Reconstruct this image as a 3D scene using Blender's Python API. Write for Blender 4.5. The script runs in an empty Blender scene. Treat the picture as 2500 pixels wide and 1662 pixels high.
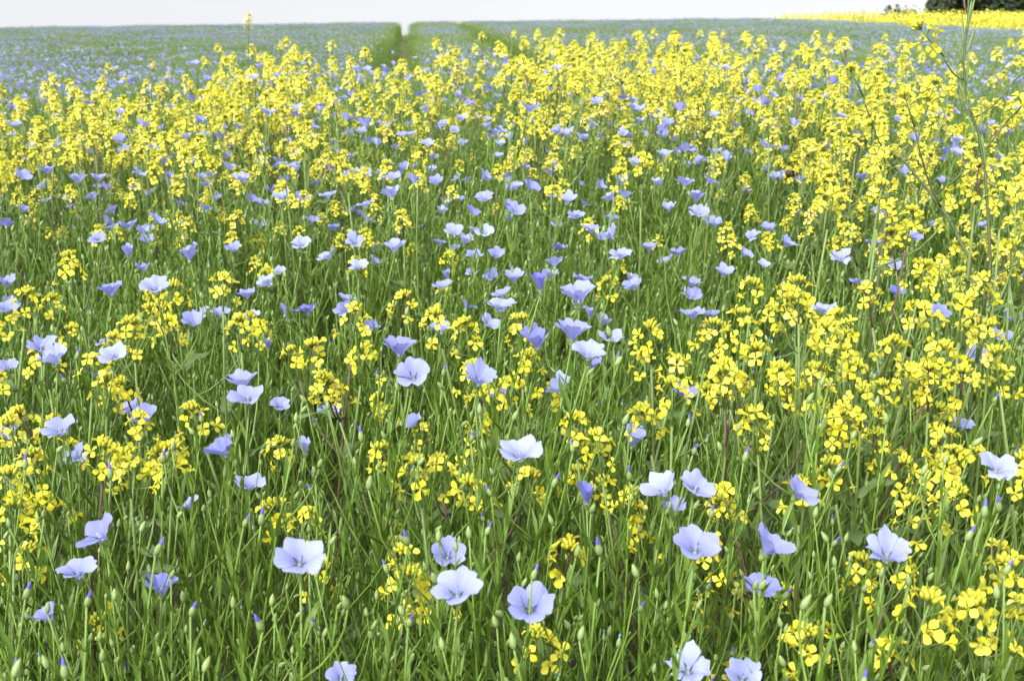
import bpy, math, random
import numpy as np
from mathutils import Vector, Matrix, Euler, Quaternion

# ------------------------------------------------------------------ camera, sky, sun, exposure
scene = bpy.context.scene
F_PX, IW, IH = 2563.0, 2500.0, 1662.0
CAM = Vector((0.0, 0.0, 0.95))
PITCH, ROLL = math.radians(17.8), math.radians(-0.72)
cam_data = bpy.data.cameras.new('camera')
cam_data.sensor_width = 36.0
cam_data.lens = 36.0 * F_PX / IW
cam_data.clip_start = 0.02
cam_data.clip_end = 2000.0
cam_data.dof.use_dof = True
cam_data.dof.focus_distance = 0.95
cam_data.dof.aperture_fstop = 18.0
cam = bpy.data.objects.new('camera', cam_data)
scene.collection.objects.link(cam)
RCAM = Matrix.Rotation(math.pi / 2 - PITCH, 3, 'X') @ Matrix.Rotation(ROLL, 3, 'Z')
cam.matrix_world = Matrix.Translation(CAM) @ RCAM.to_4x4()
scene.camera = cam

SUN_EL, SUN_AZ = math.radians(52), math.radians(215)      # azimuth clockwise from +Y: behind the camera, to the left
world = bpy.data.worlds.new('World')
scene.world = world
world.use_nodes = True
wn = world.node_tree
bg = wn.nodes['Background']
sky = wn.nodes.new('ShaderNodeTexSky')
sky.sky_type = 'NISHITA'
sky.sun_disc = False
sky.sun_elevation = SUN_EL
sky.sun_rotation = SUN_AZ
sky.air_density = 1.0
sky.dust_density = 3.0
sky.ozone_density = 1.0
wtc = wn.nodes.new('ShaderNodeTexCoord')
wmx = wn.nodes.new('ShaderNodeVectorMath')
wmx.operation = 'MAXIMUM'
wmx.inputs[1].default_value = (-1, -1, 0.03)          # the horizon's white carries on behind the brow of the field
wn.links.new(wtc.outputs['Generated'], wmx.inputs[0])
wn.links.new(wmx.outputs[0], sky.inputs['Vector'])
hs = wn.nodes.new('ShaderNodeHueSaturation')
hs.inputs['Saturation'].default_value = 0.12
hs.inputs['Value'].default_value = 2.2
wn.links.new(sky.outputs[0], hs.inputs['Color'])
wt = wn.nodes.new('ShaderNodeMix')
wt.data_type = 'RGBA'
wt.blend_type = 'MULTIPLY'
wt.inputs['Factor'].default_value = 1.0
wt.inputs['B'].default_value = (0.97, 0.985, 1.03, 1)     # thin bright cloud, a breath cooler than neutral
wn.links.new(hs.outputs[0], wt.inputs['A'])
wcl = wn.nodes.new('ShaderNodeTexNoise')
wcl.inputs['Scale'].default_value = 2.5
wcl.inputs['Detail'].default_value = 4.0
wn.links.new(wtc.outputs['Generated'], wcl.inputs['Vector'])
wrg = wn.nodes.new('ShaderNodeMapRange')
wrg.inputs['To Min'].default_value = 0.90
wrg.inputs['To Max'].default_value = 1.08
wn.links.new(wcl.outputs['Fac'], wrg.inputs['Value'])
wcm = wn.nodes.new('ShaderNodeVectorMath')
wcm.operation = 'SCALE'
wn.links.new(wt.outputs['Result'], wcm.inputs[0])
wn.links.new(wrg.outputs['Result'], wcm.inputs['Scale'])
wn.links.new(wcm.outputs[0], bg.inputs['Color'])
bg.inputs['Strength'].default_value = 0.15

sd = bpy.data.lights.new('sun', 'SUN')
sd.energy = 2.6
sd.angle = math.radians(4.0)
sd.color = (1.0, 0.95, 0.86)
sun = bpy.data.objects.new('sun', sd)
scene.collection.objects.link(sun)
sdir = Vector((math.sin(SUN_AZ) * math.cos(SUN_EL), math.cos(SUN_AZ) * math.cos(SUN_EL), math.sin(SUN_EL)))
sun.rotation_euler = sdir.to_track_quat('Z', 'Y').to_euler()

scene.view_settings.view_transform = 'Standard'
scene.view_settings.look = 'None'
scene.view_settings.exposure = 0.66
scene.view_settings.gamma = 1.0
scene.render.engine = 'CYCLES'
scene.cycles.max_bounces = 4
scene.cycles.diffuse_bounces = 2
scene.cycles.transmission_bounces = 3
scene.cycles.transparent_max_bounces = 4
scene.cycles.caustics_reflective = False
scene.cycles.caustics_refractive = False
scene.cycles.use_adaptive_sampling = True
scene.cycles.adaptive_threshold = 0.04
scene.cycles.use_denoising = True

R = random.Random(7)
NR = np.random.default_rng(7)
COL = scene.collection
UP = Vector((0, 0, 1))


def ray(px, py):
    return (RCAM @ Vector(((px - IW / 2) / F_PX, -(py - IH / 2) / F_PX, -1.0)))


def project(p):
    q = RCAM.transposed() @ (Vector(p) - CAM)
    return IW / 2 + F_PX * q.x / -q.z, IH / 2 - F_PX * q.y / -q.z, -q.z


def at_depth(px, py, depth):
    return CAM + ray(px, py) * depth


def depth_at_z(px, py, z):
    r = ray(px, py)
    return (z - CAM.z) / r.z if r.z < -1e-4 else 1e9


def sstep(a, b, x):
    t = min(1.0, max(0.0, (x - a) / (b - a)))
    return t * t * (3 - 2 * t)


# ------------------------------------------------------------------ mesh building
class MB:
    """collects vertices, faces and point attributes for one mesh"""

    def __init__(self):
        self.v, self.f, self.m = [], [], []
        self.a = {'pu': [], 'pv': [], 'shade': []}

    def add(self, vs, fs, mat=0, pu=None, pv=None, shade=0.0):
        o = len(self.v)
        self.v.extend([tuple(x) for x in vs])
        self.f.extend([tuple(i + o for i in f) for f in fs])
        self.m.extend([mat] * len(fs))
        n = len(vs)
        self.a['pu'].extend(pu if pu is not None else [0.0] * n)
        self.a['pv'].extend(pv if pv is not None else [0.0] * n)
        self.a['shade'].extend(shade if isinstance(shade, list) else [shade] * n)

    def merge(self, other, M, shade=None):
        o = len(self.v)
        self.v.extend([tuple(M @ Vector(x)) for x in other.v])
        self.f.extend([tuple(i + o for i in f) for f in other.f])
        self.m.extend(other.m)
        for k in self.a:
            self.a[k].extend([shade] * len(other.v) if (k == 'shade' and shade is not None) else other.a[k])

    def mesh(self, name, mats, smooth=True):
        me = bpy.data.meshes.new(name)
        me.from_pydata(self.v, [], self.f)
        for m in mats:
            me.materials.append(m)
        me.polygons.foreach_set('material_index', self.m)
        if smooth:
            me.polygons.foreach_set('use_smooth', [True] * len(self.f))
        for k, vals in self.a.items():
            at = me.attributes.new(k, 'FLOAT', 'POINT')
            at.data.foreach_set('value', vals)
        me.update()
        return me


def frame(d):
    d = Vector(d).normalized()
    a = Vector((1, 0, 0)) if abs(d.x) < 0.8 else Vector((0, 1, 0))
    x = a.cross(d).normalized()
    return x, d.cross(x), d


def tube(mb, pts, rads, sides=5, mat=0, cap=True, shade=0.0):
    pts = [Vector(p) for p in pts]
    n = len(pts)
    vs, fs, pv = [], [], []
    d = (pts[1] - pts[0]).normalized()
    x, y, _ = frame(d)
    for i, p in enumerate(pts):
        t = (pts[min(i + 1, n - 1)] - pts[max(i - 1, 0)]).normalized()
        x = (x - t * x.dot(t)).normalized()
        y = t.cross(x)
        for k in range(sides):
            a = 2 * math.pi * k / sides
            vs.append(p + (x * math.cos(a) + y * math.sin(a)) * rads[i])
            pv.append(i / (n - 1))
    for i in range(n - 1):
        for k in range(sides):
            k2 = (k + 1) % sides
            fs.append((i * sides + k, i * sides + k2, (i + 1) * sides + k2, (i + 1) * sides + k))
    if cap:
        fs.append(tuple((n - 1) * sides + k for k in range(sides)))
        fs.append(tuple(sides - 1 - k for k in range(sides)))
    mb.add(vs, fs, mat, pv=pv, shade=shade)


def lathe(mb, prof, M, sides=7, mat=0, shade=0.0, rib=0.0):
    """prof: list of (radius, height)"""
    vs, fs, pv = [], [], []
    n = len(prof)
    for i, (r, h) in enumerate(prof):
        for k in range(sides):
            a = 2 * math.pi * k / sides
            rr = r * (1 + (rib if k % 2 else -rib))
            vs.append(M @ Vector((rr * math.cos(a), rr * math.sin(a), h)))
            pv.append(i / (n - 1))
    for i in range(n - 1):
        for k in range(sides):
            k2 = (k + 1) % sides
            fs.append((i * sides + k, i * sides + k2, (i + 1) * sides + k2, (i + 1) * sides + k))
    fs.append(tuple((n - 1) * sides + k for k in range(sides)))
    fs.append(tuple(sides - 1 - k for k in range(sides)))
    mb.add(vs, fs, mat, pv=pv, shade=shade)


def orient(p, d, spin=0.0, s=1.0):
    x, y, z = frame(d)
    M = Matrix((x, y, z)).transposed().to_4x4()
    return Matrix.Translation(p) @ M @ Matrix.Rotation(spin, 4, 'Z') @ Matrix.Scale(s, 4)


def blade(mb, p, d, up, L, W, bend, mat=0, seg=3, shade=0.0, fold=0.25):
    """narrow leaf: starts at p along d, bends away from up"""
    d = Vector(d).normalized()
    side = d.cross(up).normalized()
    nrm = side.cross(d).normalized()
    vs, fs, pu, pv = [], [], [], []
    for i in range(seg + 1):
        t = i / seg
        c = Vector(p) + d * (L * t) - nrm * (bend * L * t * t)
        w = W * 0.5 * (math.sin(math.pi * min(1, 0.12 + 0.88 * t)) ** 0.7 if i < seg else 0.02)
        vs += [c - side * w + nrm * w * fold, c, c + side * w + nrm * w * fold]
        pu += [-1, 0, 1]
        pv += [t] * 3
    for i in range(seg):
        a = i * 3
        fs += [(a, a + 1, a + 4, a + 3), (a + 1, a + 2, a + 5, a + 4)]
    mb.add(vs, fs, mat, pu, pv, shade)


# ------------------------------------------------------------------ materials
def new_mat(name):
    m = bpy.data.materials.new(name)
    m.use_nodes = True
    t = m.node_tree
    t.nodes.clear()
    return m, t, t.nodes.new('ShaderNodeOutputMaterial')


def attr(t, name, typ='GEOMETRY'):
    n = t.nodes.new('ShaderNodeAttribute')
    n.attribute_name = name
    n.attribute_type = typ
    return n.outputs['Fac']


def mth(t, op, a, b=None, c=None, clamp=False):
    n = t.nodes.new('ShaderNodeMath')
    n.operation = op
    n.use_clamp = clamp
    for i, v in enumerate((a, b, c)):
        if v is None:
            continue
        if isinstance(v, (int, float)):
            n.inputs[i].default_value = v
        else:
            t.links.new(v, n.inputs[i])
    return n.outputs[0]


def mix(t, fac, a, b):
    n = t.nodes.new('ShaderNodeMix')
    n.data_type = 'RGBA'
    for s, v in ((n.inputs['Factor'], fac), (n.inputs['A'], a), (n.inputs['B'], b)):
        if isinstance(v, (int, float)):
            s.default_value = v
        elif isinstance(v, tuple):
            s.default_value = (*v, 1)
        else:
            t.links.new(v, s)
    return n.outputs['Result']


def noise(t, scale, detail=2.0, coord=None):
    n = t.nodes.new('ShaderNodeTexNoise')
    n.inputs['Scale'].default_value = scale
    n.inputs['Detail'].default_value = detail
    if coord is not None:
        t.links.new(coord, n.inputs['Vector'])
    return n.outputs['Fac']


def thin(t, out, col, trans, rough=0.55, spec=0.3, tcol=None):
    p = t.nodes.new('ShaderNodeBsdfPrincipled')
    p.inputs['Roughness'].default_value = rough
    p.inputs['Specular IOR Level'].default_value = spec
    tr = t.nodes.new('ShaderNodeBsdfTranslucent')
    ms = t.nodes.new('ShaderNodeMixShader')
    ms.inputs[0].default_value = trans
    if isinstance(col, tuple):
        p.inputs['Base Color'].default_value = (*col, 1)
        tr.inputs['Color'].default_value = (*col, 1)
    else:
        t.links.new(col, p.inputs['Base Color'])
        t.links.new(tcol if tcol is not None else col, tr.inputs['Color'])
    t.links.new(p.outputs[0], ms.inputs[1])
    t.links.new(tr.outputs[0], ms.inputs[2])
    t.links.new(ms.outputs[0], out.inputs['Surface'])


def rnd(t):
    return t.nodes.new('ShaderNodeObjectInfo').outputs['Random']


def mat_flax_petal(name, kind):
    m, t, out = new_mat(name)
    pu, pv = attr(t, 'pu'), attr(t, 'pv')
    sh = attr(t, 'shade', kind)
    col = mix(t, sh, (0.365, 0.405, 0.655), (0.15, 0.16, 0.50))
    # fine dark veins running from the throat to the rim
    fr = mth(t, 'ABSOLUTE', mth(t, 'SUBTRACT', mth(t, 'FRACT', mth(t, 'ADD', mth(t, 'MULTIPLY', pu, 3.6), 20.5)), 0.5))
    line = mth(t, 'SUBTRACT', 1.0, mth(t, 'DIVIDE', fr, mth(t, 'SUBTRACT', 0.30, mth(t, 'MULTIPLY', pv, 0.18))), clamp=True)
    fade = mth(t, 'POWER', mth(t, 'SUBTRACT', 1.0, mth(t, 'MULTIPLY', pv, 0.92), clamp=True), 0.8)
    col = mix(t, mth(t, 'MULTIPLY', mth(t, 'MULTIPLY', line, fade), 0.95), col, (0.09, 0.085, 0.40))
    throat_violet = mth(t, 'POWER', mth(t, 'SUBTRACT', 1.0, pv, clamp=True), 2.2)  # the petal's own violet-blue, deepening towards the throat
    col = mix(t, mth(t, 'MULTIPLY', throat_violet, 0.55), col, (0.17, 0.17, 0.50))
    throat = mth(t, 'SUBTRACT', 1.0, mth(t, 'MULTIPLY', pv, 4.5), clamp=True)
    col = mix(t, mth(t, 'MULTIPLY', throat, 0.6), col, (0.30, 0.36, 0.40))
    tc = t.nodes.new('ShaderNodeTexCoord').outputs['Object']
    col = mix(t, mth(t, 'MULTIPLY', noise(t, 180, 2, tc), 0.12), col, (0.50, 0.53, 0.70))
    thin(t, out, col, 0.40, 0.6, 0.15)
    return m


def mat_green(name, a, b, trans=0.25, rough=0.5, spec=0.35, spot=None):
    m, t, out = new_mat(name)
    r = rnd(t)
    tc = t.nodes.new('ShaderNodeTexCoord').outputs['Object']
    f = mth(t, 'ADD', mth(t, 'MULTIPLY', r, 0.5), mth(t, 'MULTIPLY', noise(t, 14, 3, tc), 0.5))
    f = mth(t, 'ADD', f, mth(t, 'MULTIPLY', attr(t, 'shade'), 0.5), clamp=True)
    col = mix(t, f, a, b)
    if spot:
        col = mix(t, mth(t, 'GREATER_THAN', r, 1 - spot[1]), col, spot[0])
    thin(t, out, col, trans, rough, spec)
    return m


def mat_plain(name, a, b, trans=0.3, scale=60, rough=0.55):
    m, t, out = new_mat(name)
    tc = t.nodes.new('ShaderNodeTexCoord').outputs['Object']
    f = mth(t, 'ADD', mth(t, 'MULTIPLY', noise(t, scale, 2, tc), 0.6), mth(t, 'MULTIPLY', rnd(t), 0.4), clamp=True)
    thin(t, out, mix(t, f, a, b), trans, rough, 0.25)
    return m


def mat_mustard_petal():
    m, t, out = new_mat('mustard_petal')
    pv = attr(t, 'pv')
    f = mth(t, 'ADD', mth(t, 'MULTIPLY', rnd(t), 0.6), mth(t, 'MULTIPLY', attr(t, 'shade'), 0.4), clamp=True)
    r0 = rnd(t)
    col = mix(t, f, (0.71, 0.635, 0.03), (0.77, 0.73, 0.14))
    col = mix(t, mth(t, 'MULTIPLY', mth(t, 'GREATER_THAN', r0, 0.975), 0.6), col, (0.62, 0.47, 0.16))
    col = mix(t, mth(t, 'SUBTRACT', 1.0, mth(t, 'MULTIPLY', pv, 2.5), clamp=True), col, (0.55, 0.55, 0.04))
    thin(t, out, col, 0.38, 0.55, 0.2)
    return m


M_PET = mat_flax_petal('flax_petal', 'OBJECT')
M_PETS = mat_flax_petal('flax_petal_mass', 'GEOMETRY')
M_STEM = mat_green('flax_stem', (0.084, 0.160, 0.016), (0.155, 0.235, 0.034), 0.12, 0.45, 0.4)
M_LEAF = mat_green('flax_leaf', (0.068, 0.138, 0.013), (0.128, 0.205, 0.026), 0.35, 0.45, 0.4)
M_BUD = mat_green('flax_bud', (0.15, 0.22, 0.06), (0.24, 0.31, 0.11), 0.15, 0.5, 0.35)
M_TIP = mat_plain('bud_tip', (0.10, 0.07, 0.40), (0.20, 0.16, 0.58), 0.25)
M_DRY = mat_plain('withered_petal', (0.10, 0.22, 0.42), (0.20, 0.30, 0.55), 0.2)
M_STAMEN = mat_plain('stamen', (0.27, 0.33, 0.46), (0.42, 0.48, 0.55), 0.2)
M_YEL = mat_mustard_petal()
M_MSTEM = mat_green('mustard_stem', (0.09, 0.15, 0.03), (0.16, 0.21, 0.06), 0.1, 0.5, 0.35, ((0.09, 0.06, 0.035), 0.13))
M_MSTEMD = mat_green('mustard_old_stem', (0.045, 0.07, 0.02), (0.08, 0.095, 0.035), 0.05, 0.5, 0.3)
M_MBUD = mat_green('mustard_bud', (0.30, 0.34, 0.03), (0.50, 0.46, 0.04), 0.2, 0.55, 0.25)
M_MLEAF = mat_green('mustard_leaf', (0.07, 0.125, 0.03), (0.12, 0.18, 0.06), 0.35, 0.6, 0.3)
M_STRAW = mat_plain('straw', (0.25, 0.17, 0.07), (0.42, 0.32, 0.15), 0.1)

# ------------------------------------------------------------------ terrain
TRACK = ((-0.22, -0.088), (1.12, -0.0775))        # x = a + b*y of the two wheel tracks


def ground_z(x, y):
    d = math.hypot(x, y)
    z = -0.22 * sstep(3.0, 11.0, d)
    if y > 14:
        z -= 0.28 * sstep(7, 14, x) * sstep(14, 24, y)
    if y > 34:
        z -= 0.004 * (y - 34) ** 2 if y < 46.5 else 0.625 + 0.1 * (y - 46.5)
    return z + 0.012 * math.sin(3.1 * x) * math.cos(2.3 * y)


def field_edge(y):                                  # the boundary to the yellow field on the other side
    return 12.6 - 0.155 * (y - 26)


def track_gap(x, y):
    """distance to the nearest wheel track centre, widened away near the camera"""
    if y < 8.5:
        return 9.0
    return min(abs(x - (TRACK[0][0] + TRACK[0][1] * y)), abs(x - (TRACK[1][0] + TRACK[1][1] * y)) + (.13 if y > 26 else .05))


def build_ground():
    ys = np.concatenate([np.linspace(-4, 12, 81), np.linspace(12.5, 60, 76), np.linspace(63, 260, 40)])
    xs = np.concatenate([np.linspace(-140, -16, 26), np.linspace(-15, 15, 121), np.linspace(16, 140, 26)])
    vs = [(x, y, ground_z(x, y) + (R.random() - 0.5) * (0.03 if abs(x) < 15 and y < 12 else 0.01)) for y in ys for x in xs]
    nx = len(xs)
    fs = [(j * nx + i, j * nx + i + 1, (j + 1) * nx + i + 1, (j + 1) * nx + i) for j in range(len(ys) - 1) for i in range(nx - 1)]
    me = bpy.data.meshes.new('ground')
    me.from_pydata(vs, [], fs)
    me.polygons.foreach_set('use_smooth', [True] * len(fs))
    m, t, out = new_mat('soil')
    tc = t.nodes.new('ShaderNodeTexCoord').outputs['Object']
    col = mix(t, noise(t, 9, 6, tc), (0.035, 0.026, 0.018), (0.12, 0.092, 0.065))
    p = t.nodes.new('ShaderNodeBsdfPrincipled')
    p.inputs['Roughness'].default_value = 0.95
    bmp = t.nodes.new('ShaderNodeBump')
    bmp.inputs['Distance'].default_value = 0.02
    t.links.new(noise(t, 60, 5, tc), bmp.inputs['Height'])
    t.links.new(bmp.outputs[0], p.inputs['Normal'])
    t.links.new(col, p.inputs['Base Color'])
    t.links.new(p.outputs[0], out.inputs['Surface'])
    me.materials.append(m)
    o = bpy.data.objects.new('ground', me)
    o['kind'] = 'structure'
    COL.objects.link(o)


build_ground()


# ------------------------------------------------------------------ scatter (for what nobody could count)
def scatter(name, pts, mats, pids, protos, label, category):
    """ONE object: points that carry instances of the proto meshes"""
    pc = bpy.data.collections.new(name + '_kinds')
    for i, me in enumerate(protos):
        pc.objects.link(bpy.data.objects.new('%s_kind_%02d' % (name, i), me))
    me = bpy.data.meshes.new(name)
    me.from_pydata([tuple(p) for p in pts], [], [])
    eu = np.array([tuple(M.to_euler()) for M, s in mats], dtype=np.float32)
    sc = np.array([s for M, s in mats], dtype=np.float32)
    a = me.attributes.new('rot', 'FLOAT_VECTOR', 'POINT')
    a.data.foreach_set('vector', eu.ravel())
    a = me.attributes.new('scl', 'FLOAT', 'POINT')
    a.data.foreach_set('value', sc)
    a = me.attributes.new('pid', 'INT', 'POINT')
    a.data.foreach_set('value', np.array(pids, dtype=np.int32))
    o = bpy.data.objects.new(name, me)
    COL.objects.link(o)
    ng = bpy.data.node_groups.new(name + '_scatter', 'GeometryNodeTree')
    ng.interface.new_socket('Geometry', in_out='INPUT', socket_type='NodeSocketGeometry')
    ng.interface.new_socket('Geometry', in_out='OUTPUT', socket_type='NodeSocketGeometry')
    N, L = ng.nodes, ng.links
    gi, go = N.new('NodeGroupInput'), N.new('NodeGroupOutput')
    ci = N.new('GeometryNodeCollectionInfo')
    ci.inputs['Collection'].default_value = pc
    ci.inputs['Separate Children'].default_value = True
    ci.inputs['Reset Children'].default_value = True
    ip = N.new('GeometryNodeInstanceOnPoints')
    ip.inputs['Pick Instance'].default_value = True

    def named(nm, dt):
        n = N.new('GeometryNodeInputNamedAttribute')
        n.data_type = dt
        n.inputs['Name'].default_value = nm
        return n.outputs['Attribute']
    er = N.new('FunctionNodeEulerToRotation')
    L.new(named('rot', 'FLOAT_VECTOR'), er.inputs[0])
    L.new(gi.outputs[0], ip.inputs['Points'])
    L.new(ci.outputs[0], ip.inputs['Instance'])
    L.new(named('pid', 'INT'), ip.inputs['Instance Index'])
    L.new(er.outputs[0], ip.inputs['Rotation'])
    L.new(named('scl', 'FLOAT'), ip.inputs['Scale'])
    L.new(ip.outputs[0], go.inputs[0])
    md = o.modifiers.new('scatter', 'NODES')
    md.node_group = ng
    o['kind'] = 'stuff'
    o['label'] = label
    o['category'] = category
    return o


def lean_matrix(r, mean_x=0.10, mean_y=0.0, sd=0.095):
    ax = r.gauss(mean_x, sd)
    ay = r.gauss(mean_y, sd)
    d = Vector((ax, ay, 1)).normalized()
    return UP.rotation_difference(d).to_matrix() @ Matrix.Rotation(r.random() * 6.283, 3, 'Z')


# ------------------------------------------------------------------ flax: shapes
def petal_grid(mb, r, tip_el, R0, nu=9, nv=9, mat=0, shade=0.0, rot=0.0, half=0.70, droop=0.0, crumple=1.0):
    """one flax petal of a funnel flower standing on the origin, axis +Z"""
    prof = [(0.06, 0.0)]
    for i in range(nv):
        t = (i + 0.5) / nv
        el = math.radians((66 if tip_el < 52 else 76) + (tip_el - (66 if tip_el < 52 else 76)) * (t ** 0.8))
        prof.append((prof[-1][0] + math.cos(el) * 1.22 / nv, prof[-1][1] + math.sin(el) * 1.22 / nv))
    kk = min(1.5, 1.0 / prof[-1][0]) if tip_el < 52 else 1.12
    prof = [(a * kk, b * kk) for a, b in prof]
    ph1, ph2, amp = r.random() * 6.28, r.random() * 6.28, (0.05 + 0.07 * r.random()) * crumple
    tl = [1 + (r.random() - 0.5) * 0.05 for _ in range(nu)]
    notch = 0.03 + 0.05 * r.random()
    vs, fs, pu, pv = [], [], [], []
    lean = (r.random() - 0.5) * 0.16
    for j in range(nv + 1):
        t0 = j / nv
        for i in range(nu):
            s = -1 + 2 * i / (nu - 1)
            te = t0 * (tl[i] if j == nv else 1) * (1 - t0 * (0.24 * abs(s) ** 3.0 + notch * math.exp(-(s * 4) ** 2)))
            k = min(nv - 1e-6, te * nv)
            a, fr = int(k), k - int(k)
            rad = prof[a][0] * (1 - fr) + prof[min(a + 1, nv)][0] * fr
            z = prof[a][1] * (1 - fr) + prof[min(a + 1, nv)][1] * fr
            w = half * (0.30 + 0.70 * sstep(0.0, 0.5, te))
            phi = rot + s * w + lean * te
            z += amp * math.sin(s * 3.0 + ph1) * te * te + 0.05 * math.sin(s * 6 + ph2) * te ** 3 + 0.02 * math.sin(s * 13 + ph1) * te ** 5
            z += 0.05 * s * te - droop * te ** 3 * 0.4
            rad *= 1 + (0.05 * math.sin(s * 5 + ph2) + 0.07 * (crumple - 1) * math.sin(s * 9 + ph1)) * te * te
            vs.append(Vector((rad * math.cos(phi), rad * math.sin(phi), z)) * R0)
            pu.append(s)
            pv.append(t0)
    for j in range(nv):
        for i in range(nu - 1):
            a = j * nu + i
            fs.append((a, a + 1, a + nu + 1, a + nu))
    mb.add(vs, fs, mat, pu, pv, shade)


FL_R = 0.0145            # a bloom is about 29 mm across
TIP_EL = [7, 12, 18, 23, 29, 36, 56, 66, 20, 30, 40]
PETALS = []              # PETALS[variant][k] mesh, already turned to its place
for vi, el in enumerate(TIP_EL):
    row = []
    for k in range(5):
        mb = MB()
        old = vi > 7
        petal_grid(mb, R, min(50, el + R.uniform(-22, 22)) if old else el + R.uniform(-7, 7), FL_R * (R.uniform(.82, 1.0) if old else R.uniform(.94, 1.03)),
                   rot=2 * math.pi * k / 5 + R.uniform(-.06, .06), droop=R.random() * 0.3 if el < 25 else 0, crumple=2.3 if old else R.uniform(.9, 1.4))
        row.append(mb.mesh('flax_petal', [M_PET]))
    PETALS.append(row)

mb = MB()                # green calyx under the petals
lathe(mb, [(0.0006, -0.0045), (0.0016, -0.0035), (0.0026, -0.0012), (0.0024, 0.0006), (0.0014, 0.0010)], Matrix(), 8, 0)
for k in range(5):
    a = 2 * math.pi * (k + 0.5) / 5
    d = Vector((math.cos(a), math.sin(a), 1.5))
    blade(mb, Vector((math.cos(a), math.sin(a), 0)) * 0.0018 + Vector((0, 0, -0.002)), d, UP, 0.0062, 0.0032, -0.1, 0, 3)
CALYX = mb.mesh('flax_calyx', [M_BUD])
mb = MB()                # stamens and styles in the throat
for k in range(10):
    a = 2 * math.pi * k / 10
    rr = 0.0007 if k % 2 else 0.0003
    b = Vector((math.cos(a) * 0.0005, math.sin(a) * 0.0005, 0))
    e = Vector((math.cos(a) * rr, math.sin(a) * rr, 0.0062 + 0.001 * (k % 2)))
    tube(mb, [b, (b + e) / 2, e], [0.00022] * 3, 4)
    lathe(mb, [(0.0001, -0.0005), (0.0004, 0), (0.0001, 0.0006)], Matrix.Translation(e), 5)
lathe(mb, [(0.0009, 0), (0.0014, 0.0012), (0.0010, 0.0028), (0.0003, 0.0036)], Matrix(), 6)
STAMENS = mb.mesh('flax_stamens', [M_STAMEN])


def bud_shape(mb, M, s=1.0, mat=0, sides=8):
    lathe(mb, [(0.0005 * s, 0), (0.0015 * s, 0.0011 * s), (0.0022 * s, 0.0032 * s), (0.0021 * s, 0.0055 * s), (0.0013 * s, 0.0078 * s), (0.0003 * s, 0.0098 * s)], M, sides, mat, rib=0.07)


def tip_shape(mb, M, s=1.0, mat=0):
    lathe(mb, [(0.0011 * s, 0.0060 * s), (0.0013 * s, 0.0078 * s), (0.0009 * s, 0.0105 * s), (0.0002 * s, 0.0132 * s)], M, 6, mat, rib=0.1)


mb = MB(); bud_shape(mb, Matrix()); BUD = mb.mesh('flax_bud', [M_BUD])
mb = MB(); tip_shape(mb, Matrix()); BUDTIP = mb.mesh('flax_bud_tip', [M_TIP])


def curve_pts(p0, p1, bow, n):
    p0, p1 = Vector(p0), Vector(p1)
    return [p0.lerp(p1, i / n) + Vector(bow) * (4 * (i / n) * (1 - i / n)) for i in range(n + 1)]


def flax_template(r, h, detail=True):
    """returns stem mb, leaves mb, tip, buds [(pos, dir, tipped)]"""
    tip = Vector((r.uniform(-0.02, 0.11), r.uniform(-0.06, 0.05), h))
    bow = Vector((r.uniform(-0.03, 0.02), r.uniform(-0.02, 0.02), 0))
    n = 9
    pts = curve_pts((0, 0, 0), tip, bow, n)
    st, lv, buds = MB(), MB(), []
    tube(st, pts, [0.0013 - 0.00065 * i / n for i in range(n + 1)], 5)

    def along(t):
        k = min(n - 1e-6, t * n)
        return pts[int(k)].lerp(pts[int(k) + 1], k - int(k))
    nl = r.randint(44, 58)
    for i in range(nl):
        t = 0.15 + 0.82 * i / nl
        a = i * 2.4 + r.random()
        d = Vector((math.cos(a), math.sin(a), r.uniform(1.8, 4.2)))
        blade(lv, along(t), d, UP, r.uniform(0.020, 0.032) * (1 - 0.35 * max(0, t - 0.6)), r.uniform(0.0026, 0.0042), r.uniform(-0.1, 0.3), 0, 2)
    for b in range(r.randint(1, 3)):
        t = r.uniform(0.68, 0.92)
        p = along(t)
        a = r.random() * 6.28
        L = (1 - t) * h * r.uniform(0.6, 1.05)
        q = p + Vector((math.cos(a) * L * 0.55, math.sin(a) * L * 0.55, L * 0.9))
        br = curve_pts(p, q, Vector((math.cos(a), math.sin(a), -0.2)) * L * 0.12, 4)
        tube(st, br, [0.0008, 0.00075, 0.0007, 0.0006, 0.0006], 4)
        d = (br[-1] - br[-2]).normalized()
        d = (d + Vector((r.uniform(-.5, .5), r.uniform(-.5, .5), r.uniform(-0.3, .3)))).normalized()
        buds.append((br[-1], d, r.random() < 0.12))
        for _ in range(3):
            a2 = r.random() * 6.28
            tt = r.random()
            blade(lv, p.lerp(q, tt), Vector((math.cos(a2), math.sin(a2), 2)), UP, r.uniform(0.010, 0.018), 0.0020, 0.1, 0, 2)
    return st, lv, tip, buds


FLAXT = []
for h in (0.50, 0.55, 0.60, 0.65, 0.70):
    for _ in range(3):
        st, lv, tip, buds = flax_template(R, h)
        FLAXT.append((st.mesh('flax_stem', [M_STEM]), lv.mesh('flax_leaves', [M_LEAF]), tip, buds))


def add(name, me, parent=None, M=None, **props):
    o = bpy.data.objects.new(name, me)
    if parent is not None:
        o.parent = parent
    if M is not None:
        o.matrix_basis = M
    for k, v in props.items():
        o[k] = v
    COL.objects.link(o)
    return o


FLAX = []        # (root, px, py, depth, description of the bloom)
MUST = []


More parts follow.
